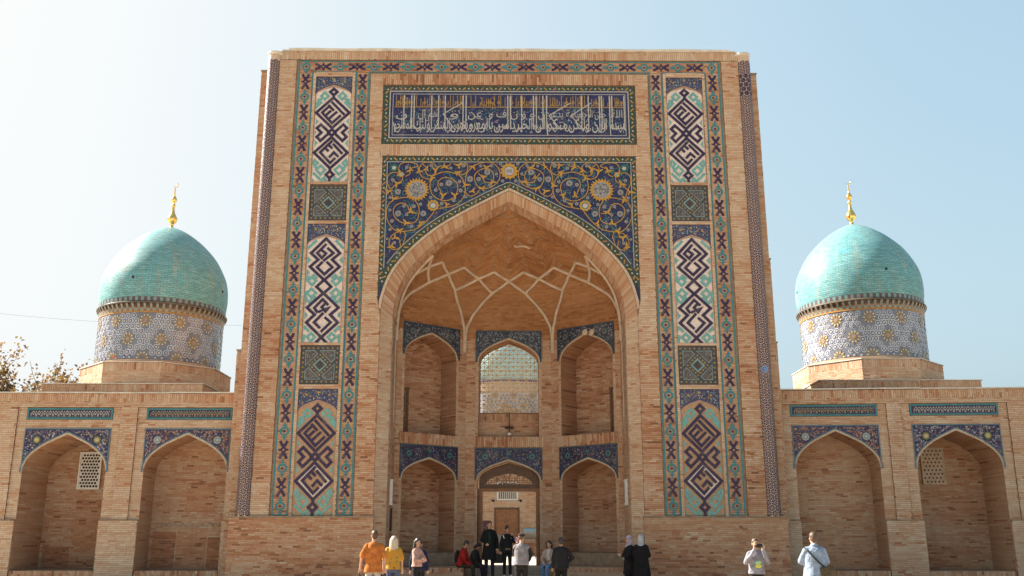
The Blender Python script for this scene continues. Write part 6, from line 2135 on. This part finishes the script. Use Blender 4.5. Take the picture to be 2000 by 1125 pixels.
person('woman with long blonde hair in a yellow flowered blouse and jeans', -3.0, 26.0, 0, 188, 1.70, {-1: hang(-1, .03), 1: hang(1, .04)},
       top=(FLORAL, 0.90, 'short', .03, 'blouse'), bottom=('trousers', (0.09, 0.11, 0.19)), hair=('long', HBLOND), face=False, head_turn=8)
person('girl in a pale pink top with folded arms, dark hair clipped back', -2.44, 26.7, 0, 62, 1.65,
       {-1: ((-.24, -.08, 1.17), (-.02, -.20, 1.14), (1, -.1, .1)), 1: ((.24, -.10, 1.16), (.04, -.23, 1.19), (-1, .05, .1))},
       top=((0.52, 0.30, 0.25), 0.98, 'long', .008, 'top'), bottom=('trousers', (0.022, 0.020, 0.022)), hair=('shoulder', HBLACK), head_turn=-22)
person('person in a navy jacket standing close behind the girl in the pink top', -2.47, 27.6, 0, 180, 1.60, {-1: hang(-1, .04), 1: hang(1, .04)},
       top=((0.025, 0.025, 0.07), 0.85, 'long', .03, 'jacket'), bottom=('trousers', (0.02, 0.02, 0.025)), hair=('short', HBLACK), face=False, head_nod=25)

# seated on the end of the left bench
SEAT = {-1: ((-.09, -.02, .47), (-.11, -.44, .47), (-.11, -.50, .09)), 1: ((.09, -.02, .47), (.11, -.42, .46), (.12, -.42, .09))}
p, T2, h2 = person('man in a red sweater sitting on the bench end, head bowed', -1.62, 32.90 + 0.3, 0.32, 78, 1.72,
       {-1: ((-.25, -.16, 1.13), (-.13, -.36, 1.02)), 1: ((.25, -.16, 1.13), (.10, -.37, 1.02))}, SEAT, top=((0.34, 0.018, 0.015), .90, 'long', .02, 'sweater'),
       bottom=('trousers', (0.045, 0.035, 0.02)), hair=('short', HBLACK), skin=SKIND, tilt=16, pelvis=(0, 0.0, .50), head_nod=18)
bp_ = carried('backpack', 'black backpack on the back of the man in the red sweater', 'backpack'); bp_.location = T2((0, .15, 1.18)); bp_.rotation_euler = (0, 0, math.radians(78))
mb = MB(); body_loft(mb, [(0, .03, -.20, .13, .07), (0, .04, -.08, .15, .09), (0, .03, .10, .14, .07), (0, .01, .20, .09, .04)], lambda v: v); soft(mb, 'bag_body', fabric((0.018, 0.018, 0.022)), bp_, 0.015)
person('dark haired person sitting low behind the man in the red sweater', -1.30, 34.1, 0.32, 70, 1.66,
       {-1: ((-.24, -.18, 1.12), (-.12, -.36, 1.0)), 1: ((.24, -.18, 1.12), (.08, -.36, 1.0))}, SEAT, top=((0.05, 0.045, 0.05), .90, 'long', .02, 'jacket'),
       bottom=('trousers', (0.07, 0.055, 0.08)), hair=('bob', HBLACK), tilt=22, pelvis=(0, 0.0, .50), head_nod=22)

# standing in the doorway recess
p, T3, h3 = person('tall man in a long black open coat over a green sweater carrying a black bag', -0.66, 33.35, 0.43, 5, 1.80,
       {-1: ((-.25, -.02, 1.16), (-.12, -.19, 1.05), (.5, -.4, -.5)), 1: hang(1, .05)}, top=((0.012, 0.012, 0.013), 0.52, 'long', .03, 'coat'),
       bottom=('trousers', (0.022, 0.025, 0.05)), hair=('short', HBROWN), head_turn=10, head_nod=8)
mb = MB(); body_loft(mb, [(0, -.115, 1.0, .05, .06), (0, -.12, 1.2, .055, .055), (0, -.105, 1.40, .05, .05)], lambda v: Vector(v) * (1.80 / 1.75)); soft(mb, 'sweater', fabric((0.015, 0.035, 0.02)), p, 0.014)
bf = carried('briefcase', 'black leather bag held by the man in the long coat', 'bag'); bf.location = h3[1]
mb = MB(); box(mb, -0.17, 0.17, -0.05, 0.05, -0.40, -0.10); o = mb.build('bag_body', fabric((0.014, 0.013, 0.013), 0.5), bf); bv = o.modifiers.new('round', 'BEVEL'); bv.width = 0.03; bv.segments = 2
mb = MB(); tube(mb, [(-0.08, 0, -0.10), (-0.06, 0, -0.02), (0, 0, 0.01), (0.06, 0, -0.02), (0.08, 0, -0.10)], 0.010, 5); mb.build('handle', BLACK, bf)
p, T4, h4 = person('woman in black with her hair in a bun, white stripes on her shoulders', -0.06, 33.3, 0.43, 8, 1.62,
       {-1: hang(-1, .03), 1: ((.22, -.10, 1.22), (.14, -.24, 1.42), (0, -.2, 1))}, top=((0.014, 0.014, 0.016), 0.82, 'long', .02, 'jacket'),
       bottom=('trousers', (0.014, 0.014, 0.016)), hair=('bun', HBLACK), skin=SKIND, shoes=(0.55, 0.53, 0.55), head_turn=18)
for s in (-1, 1):
    mb = MB(); S4 = 1.62 / 1.75
    tube(mb, [tuple(Vector((s * .13, -.125, 1.33)) * S4), tuple(Vector((s * .155, -.085, 1.44)) * S4)], 0.014, 5); mb.build('white_stripe', WHITE, p)
mb = MB(); box(mb, -.09, .09, -.185, -.165, .86, .92); mb.build('waist_pouch', plain('ochre_print', (0.12, 0.07, 0.02), 0.7, 0.5, 40), p)
p, T5, h5 = person('man in flat cap and light grey vest from behind, raising a blue phone', 0.36, 27.6, 0, 176, 1.78,
       {-1: ((-.26, -.10, 1.20), (-.20, -.16, 1.02), (.6, -.6, .2)), 1: ((.22, -.20, 1.24), (.13, -.36, 1.52), (0, -.15, 1))},
       top=((0.235, 0.215, 0.23), 0.93, 'none', .03, 'vest'), bottom=('trousers', (0.022, 0.018, 0.017)), hair=('cap', HBROWN, (0.05, 0.035, 0.025)), build=1.04, face=False, head_turn=-20)
mb = MB()
for s, a in ((-1, ((-.26, -.10, 1.20), (-.20, -.16, 1.02))), (1, ((.22, -.20, 1.24), (.13, -.36, 1.52)))):
    S5 = 1.78 / 1.75
    sh = Vector((s * .170, .01, 1.395)) * S5
    capsule(mb, sh, Vector(a[0]) * S5, .062, .052); capsule(mb, Vector(a[0]) * S5, Vector(a[0]).lerp(Vector(a[1]), .85) * S5, .052, .040)
soft(mb, 'sleeve', fabric((0.02, 0.02, 0.022)), p, 0.015)
ph_ = carried('mobile_phone', 'blue mobile phone held up beside the man in the flat cap', 'phone'); ph_.location = h5[1]; ph_.rotation_euler = (0, 0, math.radians(176))
mb = MB(); box(mb, -0.075, 0.075, -0.006, 0.006, -0.045, 0.045); mb.build('phone_case', plain('blue_plastic', (0.03, 0.09, 0.42), 0.4, 0.05), ph_)

# seated on the end of the right bench, and the woman standing in front of her
SEAT2 = {-1: ((-.09, -.02, .47), (-.12, -.40, .50), (-.10, -.44, .09)), 1: ((.09, -.02, .47), (.06, -.42, .49), (.02, -.50, .10))}
p, T6, h6 = person('young woman with dark shoulder length hair sitting on the bench in a beige jacket', 1.34, 32.55, 0.34, -22, 1.66,
       {-1: ((-.24, -.12, 1.14), (-.10, -.34, 1.02)), 1: ((.24, -.12, 1.14), (.06, -.34, 1.0))}, SEAT2, top=((0.42, 0.29, 0.24), .90, 'long', .02, 'jacket'),
       bottom=('trousers', (0.10, 0.19, 0.36), 0.80), hair=('shoulder', HBLACK), tilt=6, pelvis=(0, 0.0, .50), shoes=(0.02, 0.02, 0.02))
mb = MB(); body_loft(mb, [(0, -.15, .62, .05, .03), (0, -.165, .85, .055, .03), (0, -.12, .98, .05, .03)], lambda v: v); soft(mb, 'blouse', fabric((0.5, 0.48, 0.47)), p, 0.012)
person('person in black from behind with one hand on the hip', 1.50, 28.5, 0, 182, 1.675,
       {-1: ((-.34, .06, 1.17), (-.19, -.03, 1.02), (.7, -.4, -.3)), 1: hang(1, .03, .04)}, top=((0.018, 0.016, 0.019), 0.86, 'long', .03, 'jacket'),
       bottom=('trousers', (0.013, 0.012, 0.014)), hair=('short', HBLACK), skin=SKIND, face=False, build=1.1)

# the two women in headscarves
person('woman in a white headscarf and long black coat, back to the camera', 4.02, 30.2, 0, 168, 1.76, {-1: ((-.22, -.10, 1.15), (-.10, -.25, 1.10)), 1: ((.22, -.10, 1.15), (.08, -.25, 1.10))},
       top=((0.012, 0.011, 0.012), 0.45, 'long', .05, 'coat'), bottom=('skirt', (0.02, 0.017, 0.015), 0.12, .10), hair=('scarf', (0.45, 0.45, 0.50)), face=False)
p, _, _ = person('woman in a patterned lilac headscarf and black dress, half hidden by her friend', 3.72, 30.7, 0, -75, 1.74, {-1: ((-.23, -.10, 1.15), (-.08, -.26, 1.18)), 1: ((.23, -.10, 1.15), (.06, -.26, 1.16))},
       top=((0.016, 0.014, 0.015), 0.60, 'long', .04, 'tunic'), bottom=('skirt', (0.014, 0.013, 0.014), 0.10, .08), hair=('scarf', (0.42, 0.36, 0.44)))
mb = MB(); box(mb, -.05, .05, -.20, -.185, 1.02, 1.12); mb.build('badge', plain('badge_print', (0.25, 0.28, 0.4), 0.5, 0.4, 30), p)
# boy with a phone
p, T7, h7 = person('boy in a light grey sweater holding a black phone up to his face', 5.61, 22.5, 0, 4, 1.635,
       {-1: ((-.27, -.06, 1.20), (-.10, -.26, 1.50), (.1, -.15, 1)), 1: ((.27, -.06, 1.20), (.10, -.26, 1.50), (-.1, -.15, 1))},
       top=((0.26, 0.25, 0.29), 0.93, 'long', .025, 'sweater'), bottom=('trousers', (0.02, 0.02, 0.022)), hair=('short', HBROWN))
mb = MB(); S7 = 1.635 / 1.75
for k, (x_, z_, rx, rz, m_) in enumerate(((0, 1.20, .075, .045, (0.25, 0.42, 0.22)), (0, 1.12, .085, .05, (0.42, 0.42, 0.06)))):
    mb = MB(); ellip(mb, Vector((x_, -.150 - 0.002 * k, z_)) * S7, rx * S7, .014 * S7, rz * S7, None, 14, 8); mb.build('printed_patch', plain('print_%d' % k, m_, 0.8, 0.1), p, smooth=True)
ph_ = carried('mobile_phone', 'black phone the boy in the grey sweater holds before his face', 'phone'); ph_.location = (h7[1] + h7[-1]) / 2 + Vector((0, -0.02, 0.0)); ph_.rotation_euler = (0, 0, math.radians(4))
mb = MB(); box(mb, -0.08, 0.08, -0.006, 0.006, -0.045, 0.04); mb.build('phone_case', BLACK, ph_)
# man in the pale jacket
p, T8, h8 = person('man in a pale blue-white jacket seen from behind, strap across his back', 6.33, 20.5, 0, 184, 1.755,
       {-1: ((-.27, -.06, 1.18), (-.12, -.26, 1.12)), 1: ((.27, -.06, 1.18), (.10, -.26, 1.12))}, top=((0.27, 0.335, 0.45), 0.84, 'long', .05, 'jacket'),
       bottom=('trousers', (0.05, 0.05, 0.06)), hair=('short', HBROWN), build=1.1, face=False)
mb = MB(); ellip(mb, Vector((0, .02, 1.50)), .085, .08, .05); soft(mb, 'collar', fabric((0.27, 0.335, 0.45)), p, 0.014)
sb_ = carried('shoulder_bag', 'olive shoulder bag on a black strap worn by the man in the pale jacket', 'bag'); sb_.location = T8((-.17, .20, .98)); sb_.rotation_euler = (0, math.radians(8), math.radians(184))
mb = MB(); body_loft(mb, [(0, 0, -.10, .15, .05), (0, 0, .0, .16, .055), (0, 0, .10, .14, .04)], lambda v: v); soft(mb, 'bag_body', fabric((0.10, 0.075, 0.045)), sb_, 0.014)
mb = MB()
loc = lambda v: Matrix.Rotation(math.radians(-184), 3, 'Z') @ (T8(v) - Vector(sb_.location))
tube(mb, [tuple(loc(v)) for v in ((-.15, .20, 1.05), (-.02, .205, 1.20), (.08, .195, 1.34), (.13, .14, 1.44), (.14, .02, 1.50), (.10, -.12, 1.42))], 0.017, 6)
mb.build('strap', BLACK, sb_)
